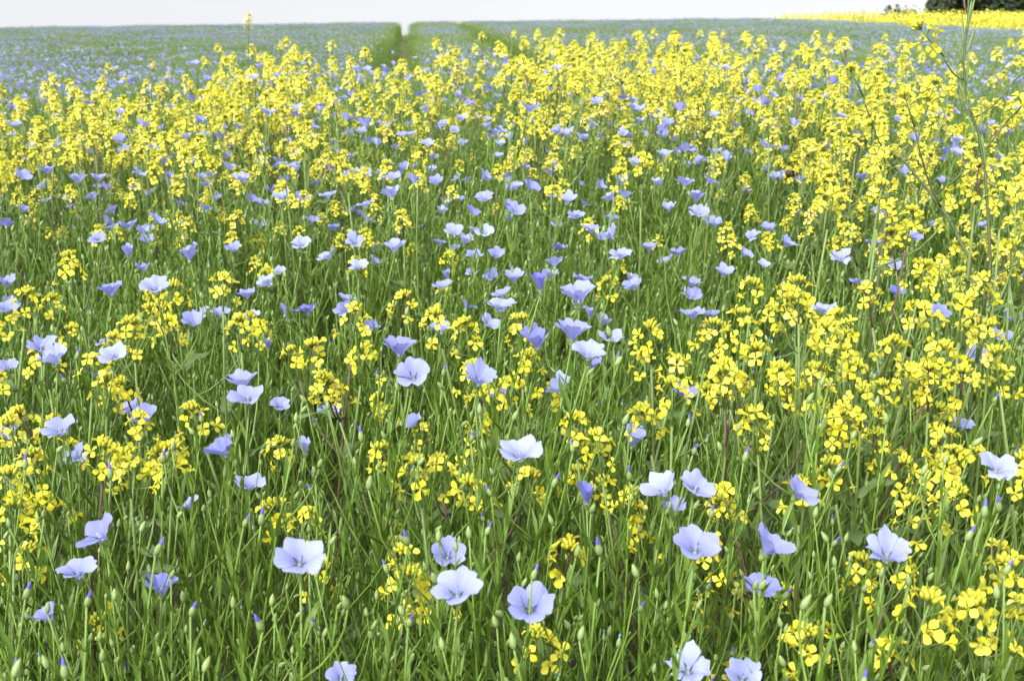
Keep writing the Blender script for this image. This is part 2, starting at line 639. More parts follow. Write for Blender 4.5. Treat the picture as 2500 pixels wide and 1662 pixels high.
def flax_plant(target, axis, diam, variant, shade, drop=0, r=R, spin=None, nbud=None):
    """one flowering flax plant: the base of the bloom stands at target"""
    gz = None
    tpl = min(r.sample(FLAXT, 6), key=lambda T: abs(T[2].z - (target.z - ground_z(target.x, target.y))))
    rz = r.uniform(-0.8, 0.8)
    Rz = Matrix.Rotation(rz, 4, 'Z')
    s = (target.z - ground_z(target.x, target.y)) / tpl[2].z
    base = target - (Rz @ tpl[2]) * s
    root = bpy.data.objects.new('flax_plant', None)
    root.empty_display_size = 0.02
    root.matrix_basis = Matrix.Translation(base) @ Rz @ Matrix.Scale(s, 4)
    COL.objects.link(root)
    inv = root.matrix_basis.inverted()
    add('stem', tpl[0], root)
    add('leaves', tpl[1], root, kind='stuff')
    for p, d, tipped in tpl[3][:nbud if nbud is not None else 9]:
        b = add('bud', BUD, root, orient(p, d, r.random() * 6, r.uniform(0.7, 1.0)))
        if tipped:
            add('bud_tip', BUDTIP, b)
    if variant is not None:
        k = diam / (2 * FL_R)
        fM = inv @ orient(target, axis, spin if spin is not None else r.random() * 6.28, k)
        fl = add('flower', CALYX, root, fM)
        lost = set(r.sample(range(5), drop))
        for i in range(5):
            if i not in lost:
                add('petal', PETALS[variant][i], fl, None, shade=min(1.0, max(0.0, shade + r.uniform(-0.08, 0.08))))
        add('stamens', STAMENS, fl)
    else:
        b = add('bud', BUD, root, inv @ orient(target, axis, 0, r.uniform(.8, 1.1)))
        add('bud_tip', BUDTIP, b)
    return root


# blooms seen in the photograph: x, y, width, pose, tint   (poses: F facing, U open upward, S side-on, L / R leaning, C half closed)
BLOOMS = """
186,1114,71,F,p;234,1300,111,L,v;191,1388,102,S,p;395,1430,85,S,v;115,1500,74,L,l;458,1227,52,L,p;540,1096,82,L,v;610,1176,80,S,p
733,1365,128,F,p;1095,1353,95,F,l;1117,1440,130,U,p;833,1652,60,U,l;742,1092,42,C,p;1270,1105,115,U,w;1432,1208,56,C,V;1612,1190,100,L,w
1643,1238,68,S,l;1701,1188,98,F,p;1700,1335,126,U,l;1296,1478,120,F,l;1681,1630,120,F,w;1815,1652,93,U,w;1885,1330,112,R,l;1860,1430,95,S,v
1960,1197,95,R,l;2166,1355,110,U,p;2437,1140,106,F,w;15,689,48,S,l;15,752,60,U,l;270,707,65,S,v;379,702,80,U,p;350,653,44,S,l;312,615,34,C,l
100,845,80,U,l;133,878,78,U,p;18,894,62,U,l;257,828,52,L,p;277,867,75,F,w;250,918,50,S,V;322,996,60,L,l;355,1022,74,U,l;146,1048,88,U,l;18,1062,58,U,l
488,765,52,F,p;471,787,56,U,l;538,761,52,S,l;602,717,48,S,l;612,770,54,S,w;590,928,86,S,l;604,970,90,U,l;360,588,40,U,l;238,583,44,F,l;465,608,46,L,p;570,608,40,U,l
736,597,54,F,p;866,590,56,F,l;962,600,58,S,l;797,621,56,L,p;875,648,58,U,w;915,634,36,R,l;680,663,38,F,p;652,690,50,L,w;751,757,48,S,V;841,757,54,F,l
908,796,50,F,v;975,848,86,S,v;1008,915,94,F,l;1170,928,86,U,l;1222,962,64,S,V;1004,1028,60,L,l;803,1003,62,S,p;684,990,54,F,p;653,841,26,C,V;1090,672,26,C,l
1222,742,80,S,p;1197,786,56,R,w;1075,806,54,U,p;1110,604,32,U,l;1150,665,26,F,p;1318,690,50,C,V;1424,677,50,S,v;1413,717,92,S,l;1440,765,30,C,l;1546,696,52,L,l
1690,685,54,S,l;1688,721,54,F,l;1690,761,66,S,l;1736,765,48,S,l;1398,808,92,S,l;1311,832,50,C,v;1490,822,66,U,p;1437,862,94,U,w;1444,889,50,S,v;1367,946,76,L,w
1679,961,74,S,v;1546,1074,42,C,l;1514,622,64,U,p;1585,604,42,S,l;1655,615,44,S,v;1625,632,44,L,l;1820,615,48,R,p;1864,648,28,U,w;1923,592,46,R,l;2051,628,60,F,w
2132,595,42,S,l;2102,687,56,S,v;2189,715,44,U,V;2012,750,66,S,p;2295,763,56,F,l;2463,772,32,R,v;2448,820,56,U,l;2384,863,58,F,l;2350,1035,62,S,l;2235,580,44,U,v
56,428,46,R,l;115,414,42,S,v;189,437,44,S,l;241,433,38,S,l;103,451,36,L,l;221,480,36,L,l;59,509,38,R,l;273,514,36,L,p;386,534,46,R,p;435,552,36,U,l;271,552,38,S,l;313,549,48,S,v;351,566,38,U,p
366,470,28,F,p;341,420,36,R,p;594,441,38,U,l;450,445,26,L,l;392,342,28,S,l;455,331,30,L,p;554,384,28,U,v;169,483,36,S,l;456,391,30,U,p;720,371,32,U,w;801,377,26,F,w;820,367,28,U,l
852,382,30,S,l;688,400,30,S,l;721,415,22,C,l;855,428,28,L,p;926,424,24,U,w;1051,414,34,S,p;1113,434,30,L,p;661,464,32,U,v;877,519,32,R,v;1183,484,50,U,l;1259,514,50,F,l
814,555,34,S,v;1109,569,50,U,p;1182,567,54,U,w;741,489,26,U,p;1215,378,30,S,w;1081,302,32,F,l;1210,319,40,S,l;1225,315,34,R,p;883,322,30,U,l;760,335,28,U,l;701,348,30,F,l;644,369,30,U,l
1299,453,50,R,v;1419,448,26,R,v;1348,480,28,S,l;1517,444,22,C,l;1633,509,40,U,w;1706,520,56,U,l;1700,479,52,S,l;1491,530,40,S,v;1406,526,50,U,l;1444,556,50,S,l;1490,573,50,L,l
1837,575,46,U,p;1358,546,30,F,p;1735,438,48,R,l;1706,394,32,L,l;1720,387,30,R,l;1680,401,30,S,w;1743,371,36,S,p;1690,367,30,S,l;1653,368,28,R,w;1643,338,30,L,p;1616,315,30,F,v
1696,331,26,S,p;1659,311,26,S,p;1521,325,32,F,p;1494,303,24,S,l;1424,336,30,S,l;1385,328,38,U,p;1563,269,28,U,w;1279,344,28,L,w;1305,298,26,S,l;1457,249,36,U,l;1743,283,28,S,l
1283,407,30,R,l;1352,404,32,U,w;1822,461,28,F,p;1824,371,30,R,l;2337,372,40,U,p;2274,546,34,L,v;2364,269,30,R,l;2334,273,24,R,p;2155,302,24,U,v;2126,378,28,U,l;2460,326,28,U,l
2423,302,28,U,p;2333,339,28,L,p;1912,367,28,U,l;2399,549,28,L,p;2016,233,28,L,p;1888,232,30,R,w;1545,245,26,S,l;1130,352,30,U,l;980,330,28,U,l;1000,300,28,S,p;940,310,26,U,l
"""
TINT = {'w': (0.10, 'white'), 'p': (0.28, 'pale'), 'l': (0.48, 'lilac'), 'v': (0.74, 'violet'), 'V': (1.0, 'deep-violet')}
POSE = {'F': ('facing the viewer', (1, 2, 3, 8)), 'U': ('opened upward', (2, 3, 4, 8, 9)), 'S': ('seen side-on', (2, 3, 4, 5, 9)),
        'L': ('leaning left', (2, 3, 4, 9)), 'R': ('leaning right', (2, 3, 4, 8)), 'C': ('half closed', (6, 7))}

for item in BLOOMS.replace('\n', ';').split(';'):
    if not item.strip():
        continue
    px, py, w, pose, tn = item.split(',')
    px, py, w = float(px), float(py), float(w)
    real = 0.0285 * (0.62 if pose == 'C' else 1.0) * R.uniform(0.96, 1.04)
    dep = F_PX * real / w
    z = (CAM + ray(px, py) * dep).z
    zc = min(0.75 if py < 900 else 0.68, max(0.55, z))
    if zc != z:
        dep = depth_at_z(px, py, zc)
    diam = w * dep / F_PX * (1 / 0.62 if pose == 'C' else 1.0)
    diam = min(0.034, max(0.021, diam))
    lx, tw = {'F': (R.uniform(-.3, .3), R.uniform(.34, .62)), 'U': (R.uniform(-.22, .22), R.uniform(.18, .40)), 'S': (R.uniform(-.15, .15), R.uniform(-.10, .10)),
              'L': (R.uniform(-.7, -.45), R.uniform(-.1, .25)), 'R': (R.uniform(.45, .7), R.uniform(0, .35)), 'C': (R.uniform(-.2, .2), R.uniform(0, .2))}[pose]
    axis = Vector((lx, -tw, 1)).normalized()
    # the given point is the middle of the bloom as seen; its base lies a little lower along the axis
    mid = CAM + ray(px, py) * dep
    target = mid - axis * diam * (0.22 if pose in 'FU' else 0.30)
    root = flax_plant(target, axis, diam, R.choice(POSE[pose][1]), TINT[tn][0], drop=1 if R.random() < 0.14 and w < 70 else 0)
    FLAX.append([root, px, py, dep, '%s bloom %s' % (TINT[tn][1], POSE[pose][0])])

# violet-tipped buds standing out in front: x, y, depth
BUDS = """640,1255,.66;605,1262,.68;392,1328,.62;1460,1330,.62;1360,1165,.72;1535,1150,.76;1823,1105,.80;1740,1240,.7;2405,1235,.68;2438,1225,.68;2467,1375,.62;2373,1295,.66
475,1478,.58;70,1435,.6;40,1617,.55;155,1620,.55;218,1455,.6;630,1515,.57;2112,1648,.55;1005,1505,.57;990,1308,.66;1197,1280,.68;1310,1385,.62;1395,1080,.78;1682,1020,.85;1540,1035,.84
400,1110,.76;268,1145,.74;880,1055,.8;1155,1060,.8;2140,910,.95;2435,965,.9;1700,1090,.78;1085,900,.95;2055,1135,.76;62,1120,.75;490,1010,.85;192,860,1.0;920,910,.95;1510,870,.95"""
for item in BUDS.replace('\n', ';').split(';'):
    px, py, dep = (float(v) for v in item.split(','))
    ax = Vector((R.uniform(-.25, .55), R.uniform(-.3, .3), 1)).normalized()
    p = at_depth(px, py, dep)
    root = flax_plant(p - ax * 0.008, ax, 0, None, 1.0, nbud=2)
    FLAX.append([root, px, py, dep, 'closed violet-tipped bud'])

# more blooms between the mustard, farther back
n_more = 300 - len(FLAX)
k = 0
while k < n_more:
    d = 2.5 + 2.0 * R.random() ** 0.8
    x = R.uniform(-0.55, 0.55) * d
    z = R.uniform(0.58, 0.70) + ground_z(x, d)
    px, py, dep = project((x, d, z))
    if not (20 < px < 2480 and 110 < py < 420) or any(abs(px - f[1]) < 26 and abs(py - f[2]) < 12 for f in FLAX):
        continue
    tn = R.choice('wppplllvv')
    pose = R.choice('UUUUSSFLR')
    lx = {'L': -.5, 'R': .5}.get(pose, R.uniform(-.2, .2))
    tw = {'F': .7, 'U': .3}.get(pose, 0.05)
    ax = Vector((lx, -tw, 1)).normalized()
    root = flax_plant(Vector((x, d, z)), ax, R.uniform(.025, .031), R.choice(POSE[pose][1]), TINT[tn][0])
    FLAX.append([root, px, py, dep, '%s bloom %s' % (TINT[tn][1], POSE[pose][0])])
    k += 1


# ------------------------------------------------------------------ mustard: shapes
def mustard_petal(mb, r, a, L=0.0088, nu=5, nv=5, mat=0, shade=0.0, cup=0.5, el0=35):
    """obovate petal with a narrow claw, from the flower centre outward at angle a"""
    vs, fs, pu, pv = [], [], [], []
    ca, sa = math.cos(a), math.sin(a)
    wide = r.uniform(0.29, 0.38)
    tw = r.uniform(-0.25, 0.25)
    rad = 0.0007
    z = 0.0
    for j in range(nv):
        t = j / (nv - 1)
        el = math.radians(el0 + 30 - (55 + 30 * cup) * t)
        if j:
            rad += math.cos(el) * L / (nv - 1)
            z += math.sin(el) * L / (nv - 1)
        w = L * (0.06 + wide * sstep(0.15, 0.70, t)) * (1 - 0.42 * sstep(0.75, 1.0, t))
        for i in range(nu):
            s = -1 + 2 * i / (nu - 1)
            rr = rad - 0.10 * L * abs(s) ** 2.5 * t
            y = s * w
            zz = z + 0.10 * L * s * s * t + tw * y * t
            vs.append((rr * ca - y * sa, rr * sa + y * ca, zz))
            pu.append(s)
            pv.append(t)
    for j in range(nv - 1):
        for i in range(nu - 1):
            q = j * nu + i
            fs.append((q, q + 1, q + nu + 1, q + nu))
    mb.add(vs, fs, mat, pu, pv, shade)


def mustard_heart(mb, mat=1):
    lathe(mb, [(0.0006, -0.003), (0.0013, -0.001), (0.0011, 0.0015), (0.0006, 0.0045), (0.0009, 0.0052), (0.0003, 0.0058)], Matrix(), 6, mat)
    for k in range(6):
        a = 2 * math.pi * (k + .5) / 6
        e = Vector((math.cos(a) * 0.0022, math.sin(a) * 0.0022, 0.0048))
        tube(mb, [(math.cos(a) * .0006, math.sin(a) * .0006, 0), e], [0.0002, 0.0002], 3, mat)
        lathe(mb, [(0.0002, -0.0006), (0.0005, 0), (0.0002, 0.0007)], Matrix.Translation(e), 4, mat)


MPET = []                # four-petal sets for the nearest plants
for v in range(8):
    row = []
    for k in range(4):
        mb = MB()
        mustard_petal(mb, R, 2 * math.pi * k / 4 + R.uniform(-.25, .25), 0.0092 * R.uniform(.85, 1.1), cup=R.uniform(-.4, 1.3), el0=R.uniform(5, 55))
        row.append(mb.mesh('mustard_petal', [M_YEL]))
    MPET.append(row)
mb = MB(); mustard_heart(mb, 0); MHEART = mb.mesh('mustard_heart', [M_MBUD])
MFLOW, MFLOW_MB = [], []     # whole flowers
for v in range(12):
    mb = MB()
    o4 = R.random() * 1.5
    for k in range(4 if v < 9 else 3):
        mustard_petal(mb, R, o4 + 2 * math.pi * k / 4 + R.uniform(-.2, .2), 0.0092 * R.uniform(.8, 1.1), 3, 4, cup=R.uniform(-0.5, 1.4), el0=R.uniform(0, 60))
    lathe(mb, [(0.0007, -0.003), (0.0013, -0.001), (0.0010, 0.0015), (0.0004, 0.005)], Matrix(), 5, 1)
    MFLOW_MB.append(mb)
    MFLOW.append(mb.mesh('mustard_flower', [M_YEL, M_MBUD]))


def small_bud(mb, M, s, mat):
    lathe(mb, [(0.0005 * s, 0), (0.0013 * s, 0.0012 * s), (0.0014 * s, 0.0030 * s), (0.0005 * s, 0.0048 * s)], M, 5, mat)


def head_shape(r, nfl, size=1.0, pods=0, loose=False):
    """a raceme: bud cluster on top, open flowers below it, young pods further down.
    returns mb (axis, pedicels, buds: stem=0, bud=1) and flower transforms; origin at the foot, axis +Z"""
    mb, fl = MB(), []
    H = ((0.020 + 0.0030 * nfl) if loose else (0.014 + 0.0016 * nfl)) * size
    tube(mb, [(0, 0, -0.004), (0, 0, H * 0.6), (0, 0, H)], [0.0011, 0.0009, 0.0006], 5, 0)
    for i in range(nfl):
        t = (i + 0.5) / nfl
        a = i * 2.4 + r.uniform(-.4, .4)
        z0 = H * (0.15 + 0.75 * t)
        L = ((0.0175 - 0.007 * t) if loose else (0.0125 - 0.005 * t)) * size * r.uniform(.85, 1.15)
        up = 0.35 + 0.75 * t + r.uniform(-.2, .2)
        d = Vector((math.cos(a), math.sin(a), up)).normalized()
        p0 = Vector((0, 0, z0))
        p1 = p0 + d * L
        tube(mb, [p0, p1], [0.00045, 0.00055], 3, 0, cap=False)
        fd = Vector((math.cos(a) * 0.8, math.sin(a) * 0.8, (0.05 if loose else 0.35) + 0.9 * t + (r.uniform(-.5, .3) if loose else 0)))
        fl.append(orient(p1, fd + Vector((r.uniform(-.3, .3), r.uniform(-.3, .3), 0)), r.random() * 6.28, r.uniform(.76, 1.02) if loose else r.uniform(.66, .90)))
    for i in range(r.randint(9, 14)):
        a = i * 2.4
        q = 0.0045 * math.sqrt((i + .3) / 12) * size
        d = Vector((math.cos(a) * q / .006, math.sin(a) * q / .006, 1.2))
        p = Vector((math.cos(a) * q, math.sin(a) * q, H + 0.003 - q * 0.5))
        tube(mb, [(0, 0, H - 0.003), p], [0.0004, 0.0004], 3, 0, cap=False)
        small_bud(mb, orient(p, d), r.uniform(.9, 1.4), 1)
    for i in range(pods):
        a = r.random() * 6.28
        z0 = -0.01 - 0.012 * i
        d = Vector((math.cos(a), math.sin(a), 1.2)).normalized()
        p = Vector((0, 0, z0))
        q = p + d * 0.012
        tube(mb, [p, q, q + (d + UP).normalized() * 0.020, q + (d + UP).normalized() * 0.026], [0.0005, 0.0009, 0.0008, 0.0002], 4, 0)
    return mb, fl, H


HEADS = []
for nfl in (5, 6, 7, 8, 9, 10, 11, 12, 14, 3, 4, 5, 6, 7, 8):
    mbh, fl, H = head_shape(R, nfl, 1.0 + 0.015 * (nfl - 8), loose=len(HEADS) > 8)
    full = MB()
    full.merge(mbh, Matrix())
    for M in fl:
        src = R.choice(MFLOW_MB)
        tmp = MB()
        tmp.merge(src, M)
        tmp.m = [2 if x == 0 else 1 for x in tmp.m]
        full.merge(tmp, Matrix(), shade=R.random())
    HEADS.append((mbh.mesh('mustard_raceme', [M_MSTEM, M_MBUD]), fl, H, full.mesh('mustard_flower_head', [M_MSTEM, M_MBUD, M_YEL]), full))


def broad_leaf(r, L, W):
    """toothed mustard leaf, base at the origin, along +X"""
    mb = MB()
    nu, nv = 5, 9
    vs, fs, pu, pv = [], [], [], []
    for j in range(nv):
        t = j / (nv - 1)
        w = W * 0.5 * (0.08 + 0.92 * math.sin(math.pi * (0.03 + 0.94 * t) ** 0.75) ** 0.8) * (1 + (0.14 if j % 2 else -0.10))
        for i in range(nu):
            s = -1 + 2 * i / (nu - 1)
            vs.append((L * t - 0.1 * L * t * abs(s), s * w, 0.25 * abs(s) * w - 0.35 * L * t * t + 0.10 * L * t + 0.05 * L * math.sin(9 * t + s * 2) * abs(s)))
            pu.append(s)
            pv.append(t)
    for j in range(nv - 1):
        for i in range(nu - 1):
            q = j * nu + i
            fs.append((q, q + 1, q + nu + 1, q + nu))
    mb.add(vs, fs, 0, pu, pv)
    return mb


LEAF_MB = [broad_leaf(R, R.uniform(.06, .11), R.uniform(.025, .045)) for _ in range(5)]
MLEAF = [m.mesh('mustard_leaf', [M_MLEAF]) for m in LEAF_MB]


def mustard_template(r, h, nh):
    """stem mb, heads [(M, head index)], leaves [(M, leaf index)], tip"""
    st = MB()
    tip = Vector((r.uniform(-.06, .09), r.uniform(-.05, .05), h))
    n = 8
    pts = curve_pts((0, 0, 0), tip, Vector((r.uniform(-.03, .03), r.uniform(-.03, .03), 0)), n)
    tube(st, pts, [0.0026 - 0.0014 * i / n for i in range(n + 1)], 6)
    heads = [(orient(pts[-1], pts[-1] - pts[-2], r.random() * 6), r.choice((4, 5, 6, 7, 8)))]
    leaves = []

    def along(t):
        k = min(n - 1e-6, t * n)
        return pts[int(k)].lerp(pts[int(k) + 1], k - int(k))
    for b in range(nh - 1):
        t = r.uniform(0.62, 0.90)
        p = along(t)
        a = b * 2.4 + r.random() * 1.2
        L = h * r.uniform(0.10, 0.22)
        q = p + Vector((math.cos(a) * L * 0.55, math.sin(a) * L * 0.55, L * r.uniform(.65, .9)))
        q.z = min(q.z, h - r.uniform(.005, .05))
        br = curve_pts(p, q, Vector((math.cos(a), math.sin(a), -.5)) * L * .10, 4)
        tube(st, br, [.0014, .0012, .0011, .001, .0009], 5)
        heads.append((orient(br[-1], br[-1] - br[-2], r.random() * 6), r.choice((0, 1, 2, 3, 4, 5))))
        leaves.append((orient(p, Vector((0, 0, 1))) @ Matrix.Rotation(a + .4, 4, 'Z') @ Matrix.Rotation(-.4, 4, 'Y') @ Matrix.Scale(0.45, 4), r.randrange(5)))
    for b in range(r.randint(2, 4)):
        p = along(r.uniform(.12, .5))
        leaves.append((Matrix.Translation(p) @ Matrix.Rotation(r.random() * 6.28, 4, 'Z') @ Matrix.Rotation(r.uniform(-.9, -.2), 4, 'Y') @ Matrix.Scale(r.uniform(.7, 1.3), 4), r.randrange(5)))
    for i in range(r.randint(0, 5)):       # young pods below the main head
        p = along(r.uniform(.80, .97))
        a = r.random() * 6.28
        d = Vector((math.cos(a), math.sin(a), 1.0)).normalized()
        q = p + d * .012
        tube(st, [p, q, q + (d + UP).normalized() * .02, q + (d + UP).normalized() * .027], [.0005, .0009, .0008, .0002], 4)
    return st, heads, leaves, tip


MT = []
for h in (0.46, 0.54, 0.62, 0.70, 0.78, 0.86):
    for nh in (1, 2, 3, 4):
        st, heads, leaves, tip = mustard_template(R, h, nh)
        MT.append((st.mesh('mustard_stem', [M_MSTEM]), heads, leaves, tip, nh, st))
COUNT = {1: 'one', 2: 'two', 3: 'three', 4: 'four', 5: 'five', 6: 'six'}


def dress_mustard(root, heads, leaves, lod, r):
    for M, hi in heads:
        if lod != 'C':
            hi = 9 + min(5, max(0, r.randint(hi // 2, hi // 2 + 2)))
        axis_me, fl, H, full, _ = HEADS[hi]
        if lod == 'A':
            add('flower_stalk', axis_me, root, M)
            for FM in fl:
                f = add('flower', MHEART, root, M @ FM)
                v = r.randrange(8)
                for k in range(4):
                    if r.random() < 0.96:
                        add('petal', MPET[v][k], f)
        elif lod == 'B':
            hd = add('flower_head', axis_me, root, M)
            for FM in fl:
                add('flower', r.choice(MFLOW), hd, FM)
        else:
            add('flower_head', full, root, M @ Matrix.Scale(r.uniform(.92, 1.2), 4), kind='stuff')
    for M, li in leaves:
        add('leaf', MLEAF[li], root, M)


def mustard_plant(target, lod, nh, r=R):
    hh = target.z - ground_z(target.x, target.y)
    c = [T for T in MT if T[4] == nh]
    T = min(c, key=lambda T: abs(T[3].z - hh))
    if r.random() < 0.35:
        T = min(MT, key=lambda T: abs(T[3].z - hh) + r.random() * .05)
    s = hh / T[3].z
    Rz = Matrix.Rotation(r.uniform(0, 6.28), 4, 'Z')
    base = target - (Rz @ T[3]) * s
    root = bpy.data.objects.new('mustard_plant', None)
    root.empty_display_size = 0.02
    root.matrix_basis = Matrix.Translation(base) @ Rz @ Matrix.Scale(s, 4)
    COL.objects.link(root)
    add('stem', T[0], root)
    dress_mustard(root, T[1], T[2], lod, r)
    return root, T[4]


# mustard heads seen one by one in the photograph: x, y (top head's foot), z, number of heads
MHAND = """2215,1625,.56,3;2400,1640,.56,3;1955,1660,.54,2;1375,1430,.53,2;975,1545,.50,2;1335,1660,.52,2;1030,1240,.56,4;1170,1280,.55,3;755,1360,.52,3;770,1475,.45,2
320,1215,.56,4;25,1290,.55,3;35,1360,.53,2;165,1330,.50,3;2315,1310,.56,3;2215,1345,.53,2;2435,1490,.55,3;2085,1500,.47,2;1950,1280,.55,3;1560,1400,.47,2;1770,1500,.46,2
1800,880,.64,3;1845,945,.62,3;1770,1000,.60,3;1830,775,.66,2;1950,790,.67,3;1945,845,.64,3;2055,875,.63,2;1590,890,.62,2;1635,975,.60,2;2080,975,.60,4;2150,1040,.58,3;2270,940,.62,2
2265,1005,.60,3;2400,770,.66,4;2340,835,.64,3;2130,800,.63,2;2240,730,.66,2;2465,680,.68,3;2385,885,.62,2;1275,880,.62,3;1285,975,.60,3;1150,890,.62,2;1080,850,.63,2;1985,1000,.6,3
185,720,.64,3;430,765,.63,4;330,885,.61,3;260,1015,.58,3;545,760,.63,3;225,960,.6,3;1410,1120,.56,2;1470,1165,.55,2;1640,1040,.60,2;1590,1110,.56,3;1150,1100,.52,2;690,1160,.52,2
860,850,.62,2;780,920,.60,2;500,1090,.56,2;55,1120,.56,3;130,1140,.54,2;2040,1110,.56,3;2120,1150,.54,2;2300,1180,.56,2;1850,1110,.56,2;830,1030,.56,2;880,940,.6,2;2470,1230,.55,2
2005,905,.64,3;2100,1050,.6,4;2200,985,.6,2;1720,900,.63,2;1890,1010,.6,3;2230,850,.64,3;2440,950,.62,3;1160,980,.6,3;1260,1040,.58,2;60,800,.62,3;420,880,.6,3;590,860,.61,3;120,950,.6,3;330,1130,.56,3;250,1180,.55,2;1085,1220,.55,3;940,1200,.53,2;1490,1260,.5,2;2040,1230,.54,2;2260,1240,.55,3;1790,1290,.52,2;100,1230,.54,3;420,1210,.54,2;2160,1480,.5,2;2470,1600,.54,2;1060,1560,.48,2;700,1330,.5,2;60,1440,.48,2
2150,470,.76,3;2140,560,.73,2;2210,610,.70,3;2020,560,.72,3;2380,500,.75,4;2440,560,.74,3;1565,450,.72,3;1500,480,.68,2;850,470,.68,3;700,470,.68,3;1020,440,.69,3"""
for item in MHAND.replace('\n', ';').split(';'):
    px, py, z, nh = (float(v) for v in item.split(','))
    dep = depth_at_z(px, py, z)
    p = at_depth(px, py, dep)
    root, nh = mustard_plant(p, 'A' if dep < 0.82 else ('B' if dep < 2.0 else 'C'), max(1, int(nh) - (2 if py > 1100 else 1)))
    MUST.append([root, px, py, dep, nh])

# the rest of the stand follows the patchy spread of yellow over the field (rows: height in the picture; columns: left to right)
YROWS = [84, 110, 150, 195, 245, 310, 385, 465, 560, 680, 800, 950, 1100, 1250, 1420, 1620]
YMAP = [[.00, .00, .00, .00, .06, .30, .36, .18, .10, .05],
        [.00, .02, .20, .10, .18, .55, .60, .35, .25, .10],
        [.02, .15, .55, .30, .35, .75, .75, .50, .40, .18],
        [.25, .45, .80, .50, .40, .75, .78, .62, .55, .25],
        [.75, .82, .88, .60, .35, .40, .55, .62, .74, .38],
        [.86, .88, .78, .48, .25, .12, .18, .62, .80, .50],
        [.70, .62, .50, .36, .22, .05, .06, .42, .85, .66],
        [.40, .45, .36, .34, .20, .10, .04, .32, .75, .72],
        [.32, .36, .32, .30, .24, .08, .06, .18, .45, .66],
        [.28, .32, .26, .18, .12, .12, .10, .16, .20, .45],
        [.20, .22, .20, .14, .12, .10, .08, .12, .15, .28],
        [.18, .16, .12, .10, .10, .08, .08, .12, .18, .18],
        [.12, .12, .10, .10, .08, .08, .08, .08, .12, .12],
        [.10, .08, .08, .08, .08, .07, .06, .07, .10, .08],
        [.08, .05, .05, .06, .06, .05, .05, .06, .07, .08],
        [.05, .05, .05, .05, .05, .05, .05, .05, .05, .05]]
wild = []
for ri in range(len(YROWS) - 1):
    y0 = YROWS[ri] - (YROWS[ri] - YROWS[ri - 1]) / 2 if ri else YROWS[0] - 8
    y1 = (YROWS[ri] + YROWS[ri + 1]) / 2
    for ci in range(-2, 12):
        c = YMAP[ri][min(9, max(0, ci))]
        if c <= 0:
            continue
        yc = (y0 + y1) / 2
        zm = 0.755 if yc < 130 else 0.735 if yc < 180 else 0.70 if yc < 225 else 0.665 if yc < 340 else 0.635 if yc < 430 else 0.61 if yc < 520 else 0.57 if yc < 750 else 0.53 if yc < 1000 else 0.48
        dm = depth_at_z(1250, yc, zm)
        head = F_PX * 0.042 / dm
        want = -math.log(1 - min(c, .92)) * 250 * (y1 - y0) / (head * head * 1.0) / 1.9 * (0.2 if yc > 700 else 0.6 if yc > 430 else 1.1 if yc > 300 else 1.75)
        k = int(want) + (R.random() < want - int(want))
        for _ in range(k):
            px, py = R.uniform(ci * 250, ci * 250 + 250), R.uniform(y0, y1) + head * .95
            z = R.gauss(zm, 0.025)
            d = depth_at_z(px, py, min(z, .89))
            if d > 8.5:
                continue
            if py > 420 and any(abs(px - f[1]) < 40 and -35 < py - f[2] < 90 and d < f[3] < 2.2 for f in FLAX) and R.random() < .75:
                continue                              # open ground around the blooms
            p = at_depth(px, py, d)
            wild.append((d, px, py, p))
wild.sort(key=lambda w: w[0])
in_view = [w for w in wild if -40 < w[1] < 2540]
room = 300 - len(MUST) - 4
near = in_view[:room]
spare = in_view[room:] + [w for w in wild if not -40 < w[1] < 2540]
print('mustard', len(MUST), 'wild in view', len(in_view), 'spare', len(spare), 'flax', len(FLAX))
for d, px, py, p in near:
    root, nh = mustard_plant(p, 'A' if d < 0.7 else ('B' if d < 1.5 else 'C'), R.choice((2, 3, 3, 4, 4) if d > 1.5 else (1, 1, 2)))
    MUST.append([root, px, py, d, nh])


